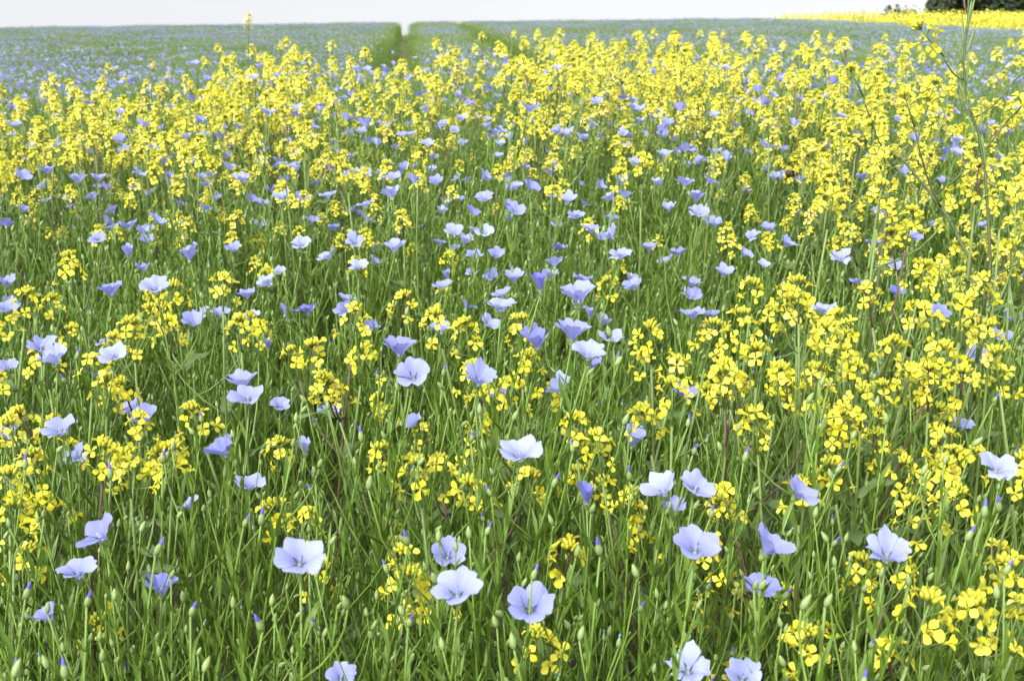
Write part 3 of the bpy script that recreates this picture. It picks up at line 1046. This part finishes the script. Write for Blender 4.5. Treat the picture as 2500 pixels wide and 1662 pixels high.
# ------------------------------------------------------------------ a few stalks with a course of their own
def stalk(poly, heads_at_end, pods, label, r=R, rad=0.0019, side=()):
    """poly: (x, y, depth) down to the foot; the stem is carried on to the ground"""
    pts = [at_depth(*p) for p in poly][::-1]
    foot = pts[0]
    gx, gy = foot.x + (foot.x - pts[1].x) * 1.0, foot.y + 0.02
    pts = [Vector((gx, gy, ground_z(gx, gy))), Vector(((gx + foot.x) / 2, (gy + foot.y) / 2, foot.z * 0.5))] + pts
    base = pts[0]
    root = bpy.data.objects.new('mustard_plant', None)
    root.matrix_basis = Matrix.Translation(base)
    COL.objects.link(root)
    pts = [p - base for p in pts]
    st = MB()
    n = len(pts)
    tube(st, pts, [rad * (1.25 - 0.7 * i / (n - 1)) for i in range(n)], 6)
    heads, pod = [], []
    for i in range(heads_at_end):
        M = orient(pts[-1] if i == 0 else pts[-1].lerp(pts[-2], .5 * i), (pts[-1] - pts[-2]) + Vector((R.uniform(-.02, .02) * i, 0, 0)), r.random() * 6)
        heads.append((M, r.choice((3, 4, 5))))
    for t, dx, dz, L in side:
        k = t * (n - 1)
        p = pts[int(k)].lerp(pts[int(k) + 1], k - int(k))
        q = p + Vector((dx, R.uniform(-.02, .02), dz)) * L
        tube(st, curve_pts(p, q, Vector((0, 0, -.1 * L)), 4), [rad * .6] * 4 + [rad * .4], 5)
        heads.append((orient(q, q - p, 0), r.choice((2, 3, 4))))
    add('stem', st.mesh('mustard_stem', [M_MSTEMD]), root)
    for i in range(pods):
        t = 0.45 + 0.5 * i / max(1, pods)
        k = t * (n - 1)
        p = pts[int(k)].lerp(pts[int(k) + 1], k - int(k))
        dr = (pts[int(k) + 1] - pts[int(k)]).normalized()
        a = i * 2.4
        x, y, _ = frame(dr)
        d = (dr + (x * math.cos(a) + y * math.sin(a)) * .45).normalized()
        mb = MB()
        q = p + d * .008
        e = (d + dr * 1.6).normalized()
        tube(mb, [p, q, q + e * .018, q + e * .026], [.0005, .0011, .0010, .0002], 5)
        add('seed_pod', mb.mesh('seed_pod', [M_MSTEM]), root)
    dress_mustard(root, heads, [], 'B', r)
    root['label'] = label
    root['category'] = 'mustard plant'
    root['group'] = 'mustard plants scattered through the flax'
    return root


stalk([(2366, -30, 1.0), (2362, 60, 1.0), (2352, 150, 1.0), (2358, 240, 1.0), (2388, 320, 1.0), (2405, 420, 1.0), (2412, 520, 1.0), (2418, 640, 1.0)], 1, 16,
      'tallest mustard stalk, rising past the dark trees to the top edge, nearly out of bloom', rad=.0014, side=((.72, -.5, .5, .05), (.60, .6, .6, .06)))
stalk([(2188, 372, 1.15), (2225, 415, 1.15), (2262, 460, 1.14), (2315, 530, 1.12), (2370, 640, 1.1)], 1, 0,
      'dark mustard stalk leaning left across the yellow clump beside the tallest stalk', side=((.62, .8, .9, .09), (.55, -.4, .9, .10)))
stalk([(2262, 270, 1.25), (2240, 340, 1.25), (2205, 400, 1.24), (2172, 450, 1.22), (2160, 560, 1.2)], 2, 0,
      'brown mustard stalk leaning right, crossing the dark left-leaning stalk', side=((.6, -.5, .9, .1),))
stalk([(608, 60, 4.2), (607, 90, 4.2), (606, 130, 4.2), (607, 200, 4.2)], 2, 3,
      'lone mustard spike standing above the horizon, left of the notch in the flax', rad=.0022)


# ------------------------------------------------------------------ flax crop (uncounted mass)
def flax_mass_plant(r, h, flower=False, light=False, nb=None):
    """one whole plant in one mesh: slots stem, leaf, bud, tip, dry, petal"""
    st, lv, tip, buds = flax_template(r, h)
    mb = MB()
    mb.merge(st, Matrix())
    lv.m = [1] * len(lv.m)
    mb.merge(lv, Matrix())
    for p, d, tipped in buds + ([] if flower else [(tip, Vector((r.uniform(-.4, .5), r.uniform(-.4, .4), 1)), r.random() < .2)]):
        s = r.uniform(.65, 1.0)
        M = orient(p, d)
        bud_shape(mb, M, s, 2, 6)
        q = r.random()
        if tipped and q < 0.5:
            tip_shape(mb, M, s, 3)
        elif q > 0.90:
            lathe(mb, [(.0004 * s, .0085 * s), (.0012 * s, .0105 * s), (.0004 * s, .0125 * s)], M, 5, 4)
    if flower:
        b = MB()
        el = r.choice((10, 20, 30, 40, 50))
        for k in range(5):
            petal_grid(b, r, el + r.uniform(-8, 8), FL_R * r.uniform(.92, 1.05), 4, 4, 5, rot=2 * math.pi * k / 5)
        lathe(b, [(.0006, -.0045), (.0024, -.001), (.0014, .001)], Matrix(), 5, 2)
        mb.merge(b, orient(tip, Vector((r.uniform(-.35, .45), r.uniform(-.7, .2), 1)), r.random() * 6), shade=r.choice((.05, .15, .3, .45, .6, .8)))
    return mb


SLOTS = [M_STEM, M_LEAF, M_BUD, M_TIP, M_DRY, M_PETS]
PLAIN = [flax_mass_plant(R, 0.44 + 0.012 * i) for i in range(16)]
BLOOM = [flax_mass_plant(R, 0.54 + 0.014 * i, True) for i in range(12)]
TILE = 0.44


def flax_tile(r, n, nf):
    """a small square of standing flax, whole plants"""
    mb = MB()
    for i in range(n):
        src = r.choice(BLOOM) if i < nf else r.choice(PLAIN)
        s = r.uniform(.98, 1.10) if i < nf else min(1.08, max(.70, r.gauss(.93, .08)))
        M = Matrix.Translation((r.uniform(-.5, .5) * TILE, r.uniform(-.5, .5) * TILE, -.005)) @ lean_matrix(r).to_4x4() @ Matrix.Scale(s, 4)
        mb.merge(src, M)
    return mb


protos = [flax_tile(R, 118, 0).mesh('flax_tile', SLOTS) for _ in range(8)]
protos += [flax_tile(R, 96, 5 + i % 3).mesh('flax_tile', SLOTS) for i in range(4)]
protos += [flax_tile(R, 80, 11 + 2 * i).mesh('flax_tile', SLOTS) for i in range(5)]


def flax_clump(r, n, nf, w, hmul=1.0):
    mb = MB()
    for i in range(n):
        x, y = r.uniform(-w, w) / 2, r.uniform(-w, w) / 2
        h = r.uniform(.50, .62) * hmul
        e = Vector((x + r.gauss(.04, .05), y + r.gauss(0, .05), h))
        b = Vector((x, y, 0))
        tube(mb, [b, b.lerp(e, .55) + Vector((-.01, 0, 0)), e], [.0016, .0014, .0008], 3, 0, cap=False)
        for k in range(9):
            t = r.uniform(.45, .98)
            a = r.random() * 6.28
            blade(mb, b.lerp(e, t), Vector((math.cos(a), math.sin(a), 1.7)), UP, .03, .0042, .1, 1, 1)
        for k in range(2):
            a = r.random() * 6.28
            q = e + Vector((math.cos(a) * .02, math.sin(a) * .02, r.uniform(-.03, .02)))
            lathe(mb, [(.0008, -.004), (.0034, 0), (.0006, .006)], Matrix.Translation(q), 4, 2)
        if i < nf:
            f = MB()
            el = r.choice((12, 22, 32, 45))
            for k in range(5):
                petal_grid(f, r, el, FL_R * r.uniform(.95, 1.1), 3, 3, 5, rot=2 * math.pi * k / 5)
            mb.merge(f, orient(e + Vector((0, 0, .012)), Vector((r.uniform(-.3, .4), r.uniform(-.7, .2), 1)), r.random() * 6), shade=r.choice((.1, .2, .35, .5, .65)))
    return mb


n_single = len(protos)
CLW = 0.28
for nf in (0, 1, 2, 4, 5, 7):
    protos.append(flax_clump(R, 34, nf, CLW).mesh('flax_clump', SLOTS))
for nf in (28, 48, 72, 98):
    protos.append(flax_clump(R, 360, nf, 0.84).mesh('flax_patch', SLOTS))
protos.append(flax_clump(R, 22, 0, CLW, 0.40).mesh('flax_short', SLOTS))
protos.append(flax_clump(R, 26, 0, CLW, 0.62).mesh('flax_short', SLOTS))

pts, mats, pids = [], [], []


def patch(x, y):
    return 0.5 + 0.25 * math.sin(1.1 * x + 0.6 * y + 1) + 0.25 * math.sin(0.35 * x - 0.5 * y + 2.2 + math.sin(.8 * x))


y = 0.16
while y < 6.0:                                     # whole plants near the camera
    half = 0.58 * y + 0.6
    x = -half
    while x < half:
        xx, yy = x + R.uniform(-.03, .03), y + R.uniform(-.03, .03)
        q = R.random()
        if yy < 1.4 or (yy < 1.9 and q > .5):
            pid = R.randrange(8)
        elif yy < 4.0:
            pid = R.randrange(8) if q > .75 + .25 * patch(xx, yy) else 8 + R.randrange(9)
        else:
            pid = 8 + R.randrange(4) if q > .2 + .6 * patch(xx, yy) else 12 + R.randrange(5)
        pts.append((xx, yy, ground_z(xx, yy)))
        mats.append((Matrix.Rotation(R.uniform(-.6, .6), 3, 'Z'), R.uniform(.93, 1.07)))
        pids.append(pid)
        x += TILE * .93
    y += TILE * .93
y = 6.2
while y < 52:                                      # broad patches farther off, small clumps along the wheel tracks
    half = 0.60 * y + 1.5
    x = -half
    while x < min(half, field_edge(y) if y > 14 else half):
        xx, yy = x + R.uniform(-.05, .05), y + R.uniform(-.05, .05)
        if track_gap(x, y) > 0.85:
            q = patch(xx, yy) + R.uniform(-.3, .3)
            pts.append((xx, yy, ground_z(xx, yy)))
            mats.append((Matrix.Rotation(R.choice((0, 1, 2, 3)) * math.pi / 2 + R.uniform(-.15, .15), 3, 'Z'), R.uniform(.95, 1.06)))
            pids.append(n_single + 6 + min(3, max(0, int(q * 4))))
        else:
            for i in range(4):
                for j in range(4):
                    xx, yy = x - .315 + .21 * i + R.uniform(-.05, .05), y - .315 + .21 * j + R.uniform(-.05, .05)
                    g = track_gap(xx, yy)
                    if g < 0.29:
                        if g < .12 or R.random() < .65:
                            continue
                        pid = n_single + 10
                    elif g < .34 and R.random() < .4:
                        pid = n_single + 11
                    else:
                        q = patch(xx, yy) + R.uniform(-.28, .28) - (.6 if g < .42 else 0)
                        pid = n_single + min(5, max(0, int(1 + q * 5)))
                    pts.append((xx, yy, ground_z(xx, yy)))
                    mats.append((lean_matrix(R, .03, 0, .05), R.uniform(.92, 1.08)))
                    pids.append(pid)
        x += .84
    y += .84
print('flax mass', len(pts))
scatter('flax_crop', pts, mats, pids, protos, 'dense green flax crop with blue blooms running back to the horizon', 'flax')

# mustard beyond the counted plants
mprotos = []
for i in range(8):
    T = R.choice([t for t in MT[8:] if t[4] > 2])
    mb = MB()
    mb.merge(T[5], Matrix())
    for M, hi in T[1]:
        mb.merge(HEADS[hi][4], M @ Matrix.Scale(1.2, 4))
    mprotos.append((mb.mesh('mustard_mass', [M_MSTEM, M_MBUD, M_YEL]), T[3]))
pts, mats, pids = [], [], []
for d, px, py, p in spare:
    i = R.randrange(8)
    hh = p.z - ground_z(p.x, p.y)
    s = hh / mprotos[i][1].z
    Rz = Matrix.Rotation(R.random() * 6.28, 3, 'Z')
    b = p - (Rz @ mprotos[i][1]) * s
    pts.append(tuple(b)); mats.append((Rz, s)); pids.append(i)
scatter('mustard_drift', pts, mats, pids, [m for m, _ in mprotos], 'yellow mustard in flower thinning out into the far flax', 'mustard')

# broad leaves and dead stuff low down between the stems
uprotos = []
for i in range(6):
    mb = MB()
    for k in range(R.randint(2, 5)):
        mb.merge(LEAF_MB[k], Matrix.Translation((0, 0, R.uniform(.02, .22))) @ Matrix.Rotation(R.random() * 6.28, 4, 'Z') @ Matrix.Rotation(R.uniform(-1.0, -.1), 4, 'Y') @ Matrix.Scale(R.uniform(.6, 1.2), 4))
    tube(mb, [(0, 0, 0), (0.003, 0, .12), (0, .004, .26)], [.002, .0016, .0006], 5, 0)
    uprotos.append(mb.mesh('weed', [M_MLEAF]))
for i in range(3):
    mb = MB()
    for k in range(5):
        a = R.random() * 6.28
        p = Vector((R.uniform(-.05, .05), R.uniform(-.05, .05), .005))
        tube(mb, [p, p + Vector((math.cos(a), math.sin(a), R.uniform(0, .5))) * R.uniform(.05, .15)], [.0012, .0006], 4, 0)
    uprotos.append(mb.mesh('straw', [M_STRAW]))
pts, mats, pids = [], [], []
for _ in range(900):
    y = 0.15 + 4.0 * R.random() ** 0.7
    x = R.uniform(-1, 1) * (.58 * y + .5)
    pts.append((x, y, ground_z(x, y)))
    mats.append((lean_matrix(R, 0, 0, .15), R.uniform(.7, 1.3)))
    pids.append(R.choice((0, 1, 2, 3, 4, 5, 6, 7, 8)))
scatter('undergrowth', pts, mats, pids, uprotos, 'broad grey-green weed leaves and straw low between the flax stems', 'undergrowth')


# ------------------------------------------------------------------ the yellow field beyond
def rape_clump(r):
    mb = MB()
    for i in range(130):
        x, y = r.uniform(-.75, .75), r.uniform(-.75, .75)
        h = r.uniform(.62, 1.0)
        e = Vector((x + r.gauss(0, .04), y + r.gauss(0, .04), h))
        tube(mb, [(x, y, 0), e], [.004, .002], 3, 0, cap=False)
        for k in range(6):
            t = r.uniform(.62, 1.03)
            a = r.random() * 6.28
            q = Vector((x, y, 0)).lerp(e, t) + Vector((math.cos(a), math.sin(a), 0)) * r.uniform(.005, .06)
            s = r.uniform(.014, .024)
            M = orient(q, Vector((r.uniform(-1, 1), r.uniform(-1, 1), r.uniform(.2, 1))), 0, s)
            mb.add([M @ Vector(v) for v in ((-1, -.5, 0), (0, -1, .3), (1, 0, 0), (.3, 1, .3), (-.8, .7, 0))], [(0, 1, 2), (0, 2, 3), (0, 3, 4)], 2, pv=[1] * 5, shade=r.random())
        for k in range(4):
            a = r.random() * 6.28
            blade(mb, (x, y, h * r.uniform(.2, .7)), Vector((math.cos(a), math.sin(a), .6)), UP, .10, .03, .4, 1, 2)
    return mb.mesh('rape_clump', [M_MSTEM, M_MLEAF, M_YEL])


pts, mats, pids = [], [], []
y = 14.0
while y < 100:
    st = 1.25
    x = field_edge(y) + .3
    while x < min(.75 * y + 4, 75):
        xx, yy = x + R.uniform(-.15, .15), y + R.uniform(-.15, .15)
        pts.append((xx, yy, ground_z(xx, yy) + 0.0))
        mats.append((Matrix.Rotation(R.random() * 6.28, 3, 'Z'), R.uniform(.9, 1.1)))
        pids.append(R.randrange(5))
        x += st
    y += st
print('rape', len(pts))
scatter('rapeseed_crop', pts, mats, pids, [rape_clump(R) for _ in range(5)], 'bright yellow rapeseed crop beyond the flax, under the dark trees', 'rapeseed')


# ------------------------------------------------------------------ trees and bushes on the far edge
M_BARK = mat_plain('bark', (0.035, 0.028, 0.022), (0.075, 0.06, 0.045), 0.0, 8)
M_CROWN = mat_green('tree_leaf', (0.012, 0.022, 0.010), (0.030, 0.045, 0.020), 0.2, 0.6, 0.25)
M_BUSHL = mat_green('bush_leaf', (0.025, 0.045, 0.018), (0.055, 0.08, 0.03), 0.25, 0.6, 0.25)


def foliage(r, lobes, n, leaf, mat, name):
    """leaf sprays spread through lumpy lobes"""
    mb = MB()
    for i in range(n):
        c, rad = r.choice(lobes)
        while True:
            v = Vector((r.uniform(-1, 1), r.uniform(-1, 1), r.uniform(-1, 1)))
            if 0.12 < v.length < 1:
                break
        v = v.normalized() * (v.length ** 0.45)
        p = c + Vector((v.x * rad.x, v.y * rad.y, v.z * rad.z)) * (1 + .12 * math.sin(7 * v.x + 5 * v.y + 9 * v.z))
        d = (v + Vector((r.uniform(-.8, .8), r.uniform(-.8, .8), r.uniform(-.6, .6)))).normalized()
        s = leaf * r.uniform(.6, 1.3)
        M = orient(p, d, r.random() * 6.28, s)
        mb.add([M @ Vector(q) for q in ((-1, 0, 0), (-.2, -.5, .15), (1, -.1, -.1), (.2, .55, .15))], [(0, 1, 2, 3)], 0, shade=r.random())
    return mb.mesh(name, [mat])


def tree(x, y, h, w, label, seed, low=0.12):
    r = random.Random(seed)
    gz = ground_z(x, y)
    root = bpy.data.objects.new('broadleaf_tree', None)
    root.matrix_basis = Matrix.Translation((x, y, gz))
    COL.objects.link(root)
    tk, lobes = MB(), []
    top = Vector((r.uniform(-.4, .4), r.uniform(-.4, .4), h * .75))
    tube(tk, curve_pts((0, 0, -.2), top, Vector((.2, .1, 0)), 6), [.26, .24, .21, .17, .13, .09, .04], 8)
    for k in range(9):
        t = .18 + .55 * k / 8
        p = Vector((0, 0, 0)).lerp(top, t)
        a = k * 2.4 + r.random()
        L = w * r.uniform(.55, .95) * (1 - .5 * max(0, t - .4))
        q = p + Vector((math.cos(a) * L, math.sin(a) * L, L * r.uniform(.15, .6)))
        tube(tk, curve_pts(p, q, Vector((0, 0, .15 * L)), 4), [.10, .08, .06, .04, .02], 5)
        lobes.append((q, Vector((w * .5, w * .5, w * .42)) * r.uniform(.8, 1.15)))
        lobes.append((p.lerp(q, .5) + Vector((0, 0, -.1 * w)), Vector((w * .45, w * .45, w * .45))))
    lobes.append((top, Vector((w * .6, w * .6, w * .55))))
    for k in range(6):
        a = k * 1.05 + r.random()
        lobes.append((Vector((math.cos(a) * w * .6, math.sin(a) * w * .6, h * low + .6)), Vector((w * .45, w * .45, 1.1))))
    add('trunk', tk.mesh('tree_trunk', [M_BARK]), root)
    add('crown', foliage(r, lobes, 14000, .24, M_CROWN, 'tree_crown'), root)
    root['label'], root['category'], root['group'] = label, 'tree', 'dark trees at the edge of the yellow field'


def bush(x, y, h, w, label, seed):
    r = random.Random(seed)
    root = bpy.data.objects.new('bush', None)
    root.matrix_basis = Matrix.Translation((x, y, ground_z(x, y)))
    COL.objects.link(root)
    tk, lobes = MB(), []
    for k in range(7):
        a = k * .9 + r.random()
        q = Vector((math.cos(a) * w * r.uniform(.2, .8), math.sin(a) * w * r.uniform(.2, .6), h * r.uniform(.55, .85)))
        tube(tk, curve_pts((0, 0, -.1), q, Vector((0, 0, .2)), 3), [.05, .04, .03, .015], 5)
        lobes.append((q, Vector((w * .38, w * .38, h * .28)) * r.uniform(.8, 1.2)))
        lobes.append((q * .6, Vector((w * .4, w * .4, h * .35))))
    add('branches', tk.mesh('bush_branches', [M_BARK]), root)
    add('foliage', foliage(r, lobes, 3200, .12, M_BUSHL, 'bush_foliage'), root)
    root['label'], root['category'], root['group'] = label, 'bush', 'bushes along the edge of the yellow field'


def ground_point(px, y):
    return (ray(px, 40).x / ray(px, 40).y) * y


TY = 78.0
for px, dy, h, w, lab, sd_ in ((2338, 0, 9.5, 2.1, 'dark tree standing at the open end of the wood, beside the sky', 11),
                               (2420, 3, 10.5, 2.3, 'dark tree in the middle of the wood, behind the tall mustard stalk', 12),
                               (2510, 1, 10.0, 2.4, 'dark tree of the wood reaching out of the corner of the picture', 13),
                               (2640, 4, 10.5, 2.5, 'dark tree of the wood wholly past the edge of the view', 14)):
    tree(ground_point(px, TY + dy), TY + dy, h, w, lab, sd_)
for px, y, top, w, lab, sd_ in ((2180, 74, 27, .95, 'low bush alone on the skyline, farthest from the trees', 21),
                                (2207, 75, 26, 1.0, 'low dark bush on the skyline, second from the far end', 22),
                                (2262, 75, 22, .9, 'thin bush at the foot of the hedge slope', 23),
                                (2285, 75, 16, .8, 'bush stepping up towards the dark trees', 24),
                                (2312, 75, 8, .9, 'tallest bush, touching the dark trees', 25)):
    x = ground_point(px, y)
    zt = (CAM + ray(px, top) * (y / ray(px, top).y)).z
    bush(x, y, (zt - ground_z(x, y)) / 1.05, w, lab, sd_)

# ------------------------------------------------------------------ a bumblebee on the mustard
M_BEE = mat_plain('bee_fur', (0.012, 0.009, 0.007), (0.035, 0.022, 0.012), 0.0, 500)
M_BAND = mat_plain('bee_band', (0.45, 0.25, 0.02), (0.6, 0.38, 0.05), 0.0, 500)
M_WING = mat_plain('bee_wing', (0.25, 0.22, 0.18), (0.35, 0.32, 0.27), 0.5, 200)
bp = at_depth(1931, 424, depth_at_z(1931, 424, .70))
bee = bpy.data.objects.new('bumblebee', None)
bee.matrix_basis = Matrix.Translation(bp) @ Matrix.Rotation(.5, 4, 'Z') @ Matrix.Scale(1.15, 4)
COL.objects.link(bee)
BX = Matrix.Rotation(math.pi / 2, 4, 'Y')
mb = MB()
lathe(mb, [(.0006, -.0085), (.0032, -.007), (.0048, -.004), (.0048, -.0015), (.0034, .0003), (.0044, .002), (.0044, .0042), (.0026, .006), (.0024, .0068), (.0028, .008), (.0020, .0096), (.0004, .0104)], BX, 12, 0)
for sgn in (-1, 1):
    for k in range(3):
        p = Vector((.0035 - .002 * k, sgn * .0035, -.002))
        tube(mb, [p, p + Vector((.001, sgn * .003, -.0005)), p + Vector((0, sgn * .0045, -.005))], [.0006, .0005, .0003], 4)
    tube(mb, [(.0095, sgn * .0012, .0015), (.0115, sgn * .002, .003), (.0135, sgn * .003, .002)], [.0003, .0003, .0002], 4)
add('body', mb.mesh('bee_body', [M_BEE]), bee)
for a, b in ((.0030, .0046), (-.0040, -.0024)):
    mb = MB()
    lathe(mb, [(.0044, a), (.00495, (a + b) / 2), (.0044, b)], BX, 12)
    add('band', mb.mesh('bee_band', [M_BAND]), bee)
for sgn in (-1, 1):
    mb = MB()
    blade(mb, (.003, sgn * .002, .0042), Vector((-1, sgn * .55, .25)), UP, .013, .0048, .05, 0, 5, fold=.05)
    add('wing', mb.mesh('bee_wing', [M_WING]), bee)
bee['label'] = 'dark bumblebee sitting on a yellow mustard head'
bee['category'] = 'bumblebee'

# ------------------------------------------------------------------ names for the counted plants
LANDMARKS = [(234, 1300, 'the left-leaning violet bloom'), (191, 1388, 'the pale bowl at lower left'), (733, 1365, 'the big veined pale bloom'), (1117, 1440, 'the wide pale bloom'),
             (1270, 1105, 'the white bowl bloom'), (1432, 1208, 'the deep violet closed bloom'), (1701, 1188, 'the pale twin blooms'), (1700, 1335, 'the broad lilac bloom'),
             (1296, 1478, 'the upright lilac bloom'), (1681, 1630, 'the white bloom at the bottom'), (1960, 1197, 'the right-tilted lilac bloom'), (2166, 1355, 'the pale lower-right bloom'),
             (2437, 1140, 'the white right-edge bloom'), (540, 1096, 'the violet side-on fan'), (395, 1430, 'the half-hidden violet bloom'), (146, 1048, 'the lilac left-edge bowl'),
             (277, 867, 'the double white bloom'), (604, 970, 'the stacked lilac blooms'), (1008, 915, 'the central lilac bloom'), (975, 848, 'the violet trumpet bloom'),
             (1437, 862, 'the big white saucer'), (1367, 946, 'the white leaning bloom'), (1679, 961, 'the violet bloom beside mustard'), (2051, 628, 'the round white bloom'),
             (2012, 750, 'the pale side-on bloom'), (2384, 863, 'the lilac bloom on mustard'), (1413, 717, 'the wide lilac fan'), (1690, 761, 'the lilac pair'),
             (875, 648, 'the white left-centre bloom'), (379, 702, 'the pale left-field bloom'), (488, 765, 'the lilac cluster'), (1182, 567, 'the white mid-field bloom'),
             (1706, 520, 'the lilac bloom by the saucer'), (1299, 453, 'the violet mid-field fan'), (386, 534, 'the pale fan among mustard'), (189, 437, 'the row of left-field blooms'),
             (855, 428, 'the pale mid-field bloom'), (1743, 371, 'the small blue drift'), (1457, 249, 'the blue drift under mustard'), (720, 371, 'the white speck bloom'),
             (2337, 372, 'the pale stalk-side bloom'), (1931, 425, 'the bumblebee'), (993, 60, 'the notch on the horizon'), (1215, 100, 'the second wheel track'),
             (2360, 120, 'the top of the tallest stalk'), (607, 60, 'the lone mustard spike'), (2337, 20, 'the dark trees'), (2155, 302, 'the violet right-field bloom'),
             (1081, 302, 'the far lilac bloom'), (1563, 269, 'the white far bloom'), (100, 220, 'the left end of the mustard'), (400, 190, 'the far edge of left mustard'),
             (1350, 160, 'the densest far mustard'), (1700, 200, 'the sparse far mustard'), (2050, 200, 'the thin right-field mustard')]
DIRS = ['right of', 'above right of', 'above', 'above left of', 'left of', 'below left of', 'below', 'below right of']
ORD = ['first', 'second', 'third', 'fourth', 'fifth', 'sixth', 'seventh', 'eighth', 'ninth', 'tenth', 'eleventh', 'twelfth', 'thirteenth', 'fourteenth', 'fifteenth', 'sixteenth', 'seventeenth', 'eighteenth', 'nineteenth', 'twentieth']


def where(items):
    """for each (px, py): nth in that direction of the closest landmark"""
    cells = {}
    out = [None] * len(items)
    for i, (px, py) in enumerate(items):
        d2 = [((px - a) ** 2 + ((py - b) * 1.6) ** 2, k) for k, (a, b, _n) in enumerate(LANDMARKS)]
        dist, k = min(d2)
        a, b, nm = LANDMARKS[k]
        if dist < 36:
            out[i] = ('at', k)
            continue
        s = int(((math.atan2(b - py, px - a) + 2 * math.pi + math.pi / 8) % (2 * math.pi)) / (math.pi / 4)) % 8
        cells.setdefault((k, s), []).append((dist, i))
    for (k, s), lst in cells.items():
        for n, (_d, i) in enumerate(sorted(lst)):
            out[i] = (ORD[min(n, 19)], DIRS[s], LANDMARKS[k][2]) if len(lst) > 1 else ('just', DIRS[s], LANDMARKS[k][2])
    return out


for (root, px, py, dep, desc), w in zip(FLAX, where([(f[1], f[2]) for f in FLAX])):
    if w[0] == 'at':
        nm = LANDMARKS[w[1]][2].replace('the ', '', 1)
        root['label'] = 'flax plant bearing ' + nm + ', ' + desc.split(' bloom ')[-1]
    else:
        root['label'] = 'flax with %s, %s %s %s' % (desc, w[0], w[1], w[2])
        if len(root['label'].split()) > 15:
            root['label'] = root['label'].replace('flax with ', '', 1)
    root['category'] = 'flax plant'
    root['group'] = 'flax plants in bloom'
for (root, px, py, dep, nh), w in zip(MUST, where([(f[1], f[2]) for f in MUST])):
    if w[0] == 'at':
        w = ('right', 'behind', LANDMARKS[w[1]][2])
    root['label'] = 'mustard with %s yellow %s, %s %s %s' % (COUNT[nh], 'head' if nh == 1 else 'heads', w[0], w[1], w[2])
    root['category'] = 'mustard plant'
    root['group'] = 'mustard plants scattered through the flax'
